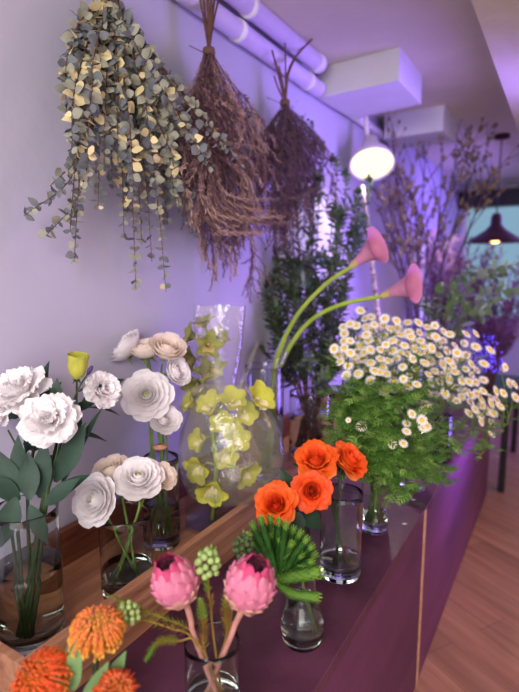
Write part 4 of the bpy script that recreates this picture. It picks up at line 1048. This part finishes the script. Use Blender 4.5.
# black side table with mauve sprays
tz = aty(497, 400, 3.09).z; tx1 = atz(500, 492, 0).x
t = thing('side_table', 'black metal side table past the end of the purple bench', 'table', V(-.55, 3.4, 0))
obj('table_top', bx((-.92, 3.06, tz - .03), (tx1 + .03, 3.9, tz)), 'black', t, False)
for x in (-.9, tx1 - .015):
    for y in (3.09, 3.85): obj('leg', bx((x, y - .02, .001), (x + .035, y + .02, tz - .0305)), 'black', t, False)
obj('rail', bx((-.86, 3.08, tz - .1), (tx1 - .02, 3.1, tz - .0605)), 'black', t, False)
def spray(label, base, h, spread, mt, n, group, r=.0016, plume=False, name='dried_spray'):
    t = thing(name, label, 'dried flowers', base, group); m = MB(); pl = MB()
    for k in range(n):
        a = U_(0, 6.3); s = spread * math.sqrt(rnd.random()); e = base + V(s * math.cos(a), s * math.sin(a), h * U_(.65, 1.05))
        path = spline([base + V(U_(-.02, .02), U_(-.02, .02), .001), base.lerp(e, .5) + V(0, 0, .05), e], 8); m.tube(path, [r, r * .7, r * .4], 4)
        for j in range(26):
            p = interp_path(path, U_(.45, 1)); o_ = V(U_(-1, 1), U_(-1, 1), U_(.1, 1)).normalized()
            pl.leaf(p, o_, V(0, 0, 1), U_(.03, .08), .011, .2, .1, 2, 0, (.6, 1, .1))
    obj('stems', m, 'twig' if not plume else mt, t); obj('sprays', pl, mt, t)
spray('mauve dried spray standing on the left of the black side table', V(-.62, 3.45, tz + .0005), .92, .26, 'lavender', 56, 'mauve dried sprays')
spray('mauve dried spray standing on the right of the black side table', V(-.38, 3.55, tz + .0005), .82, .28, 'lavender', 56, 'mauve dried sprays')
spray('low mauve dried spray at the front of the black side table', V(-.36, 3.24, tz + .0005), .5, .15, 'lavender', 30, 'mauve dried sprays')
spray('pale pink plume bunch beyond the mauve sprays, near the wall', V(-.78, 3.70, tz + .0005), 1.0, .17, 'pampas', 46, None, .002, True)

# ------------------------------------------------------------------ lamps
lp = at(372, 164, depth(V(-.8, 2.32, 1.72))); ax = (-F * .5 + V(0, 0, -.8) + R * -.04).normalized(); Mx = frame(ax)
t = thing('wall_lamp', 'white dome lamp glowing below the ceiling boxes', 'lamp', lp)
m = MB(); m.lathe([(.026, -.155), (.034, -.15), (.04, -.10), (.06, -.075), (.088, -.035), (.1, .0), (.102, .006), (.097, .004), (.084, -.03), (.055, -.07), (.001, -.075)], 32, lp, Mx); obj('lamp_shade', m, 'lamp_white', t)
m = MB(); m.lathe([(.094, -.004), (.085, .004), (.05, .014), (.001, .018)], 32, lp, Mx); obj('bulb', m, 'bulb', t)
m = MB(); top = lp - ax * .15; m.tube(spline([top, top + V(-.02, 0, .05), V(top.x - .03, top.y + .01, ZC - .003)], 8), .011, 10); obj('arm', m, 'lamp_white', t)
pl_ = aty(495, 240, 3.5); t = thing('pendant_lamp', 'dark flared pendant lamp hanging before the blue window', 'lamp', V(pl_.x, pl_.y, ZC - .001))
m = MB(); prof = [(.02, .16), (.03, .14), (.034, .09), (.06, .06), (.12, .02), (.165, -.012), (.168, -.016), (.16, -.012), (.115, .014), (.055, .052), (.028, .085), (.001, .09)]; m.lathe(prof, 36, pl_); obj('lamp_shade', m, 'shade_dark', t)
m = MB(); m.tube([pl_ + V(0, 0, .155), V(pl_.x, pl_.y, ZC - .02)], .004, 8); obj('cord', m, 'black', t)
m = MB(); m.lathe([(.045, -.022), (.045, -.001), (.001, 0)], 20, V(pl_.x, pl_.y, ZC)); obj('ceiling_rose', m, 'shade_dark', t)
m = MB(); m.ball(pl_ + V(0, 0, .012), .034, 14, 8); obj('bulb', m, 'bulb_warm', t)
# fallen petals on the bench
for i, (px, py) in enumerate(((402, 524), (411, 500))):
    p = atz(px, py, HB + .001); m = MB(); m.leaf(p, V(.8, .3, .02), V(0, 0, 1), .014, .009, -.1, .2, 4, 0, (.3, .9, 1, .7, .1))
    tag(obj('fallen_petal', m, 'cham_white', None, True, p), ('tiny white petal lying on the bench joint' if i == 0 else 'tiny white petal lying before the clear vase under the chamomile'), 'petal')

# ------------------------------------------------------------------ light
def area(name, loc, target, size, col, power, size_y=None, spread=None):
    l = bpy.data.lights.new(name, 'AREA'); l.energy = power; l.color = col; l.size = size
    if size_y: l.shape = 'RECTANGLE'; l.size_y = size_y
    if spread: l.spread = math.radians(spread)
    o = bpy.data.objects.new(name, l); C.objects.link(o); o.location = loc
    o.rotation_euler = (Vector(target) - Vector(loc)).to_track_quat('-Z', 'Y').to_euler(); return o
def spot(name, loc, target, col, power, ang, blend=.6, rad=.05):
    l = bpy.data.lights.new(name, 'SPOT'); l.energy = power; l.color = col; l.spot_size = math.radians(ang); l.spot_blend = blend; l.shadow_soft_size = rad
    o = bpy.data.objects.new(name, l); C.objects.link(o); o.location = loc
    o.rotation_euler = (Vector(target) - Vector(loc)).to_track_quat('-Z', 'Y').to_euler(); return o
area('front_key_light', V(.05, -.75, 1.98), V(-.55, .9, .75), 1.0, (1, .94, .93), 62)  # unseen key light added behind the camera to light the flowers from the front
area('front_fill_light', V(.4, -1.5, 1.1), V(.1, 2, 1.5), 1.8, (1, .92, .93), 40)  # unseen fill added behind the camera to brighten the ceiling and flowers
area('violet_grow_light', V(.1, 2.1, 1.6), V(-.945, 2.0, 1.6), .4, (.30, .17, 1), 30, 2.2, 125)
area('violet_back_light', V(.2, 4.0, 1.7), V(-.945, 4.1, 1.5), .5, (.28, .15, 1), 44, 1.8, 130)
area('magenta_aisle_light', V(.9, 2.2, 1.85), V(.0, 2.0, 0), .7, (1, .62, .5), 26, 2.4)
spot('lamp_beam', lp + ax * .03, lp + ax, (1, .9, .76), 32, 130, .8, .06)
spot('wall_wash', V(-.45, 1.75, 1.9), V(-.945, 2.0, 1.5), (1, .86, .72), 4, 40, .9)
spot('wall_wash_far', V(-.35, 3.75, 1.98), V(-.82, 3.85, 1.25), (1, .86, .78), 60, 44, .9)
w = bpy.data.worlds.new('world'); SC.world = w; w.use_nodes = True
w.node_tree.nodes['Background'].inputs[0].default_value = (.68, .6, .78, 1); w.node_tree.nodes['Background'].inputs[1].default_value = .72

# ------------------------------------------------------------------ camera
cd = bpy.data.cameras.new('camera'); cam = bpy.data.objects.new('camera', cd); C.objects.link(cam)
cd.sensor_fit = 'VERTICAL'; cd.sensor_height = 24; cd.lens = 24 * 510 / 692
cam.location = CAM; cam.rotation_euler = Matrix((R, UP, -F)).transposed().to_euler()
cd.clip_start = .02
cd.dof.use_dof = True; cd.dof.focus_distance = 1.0; cd.dof.aperture_fstop = 1.5
SC.camera = cam
SC.view_settings.view_transform = 'Standard'; SC.view_settings.look = 'None'; SC.view_settings.exposure = 0; SC.view_settings.gamma = 1
SC.cycles.max_bounces = 10; SC.cycles.transparent_max_bounces = 40
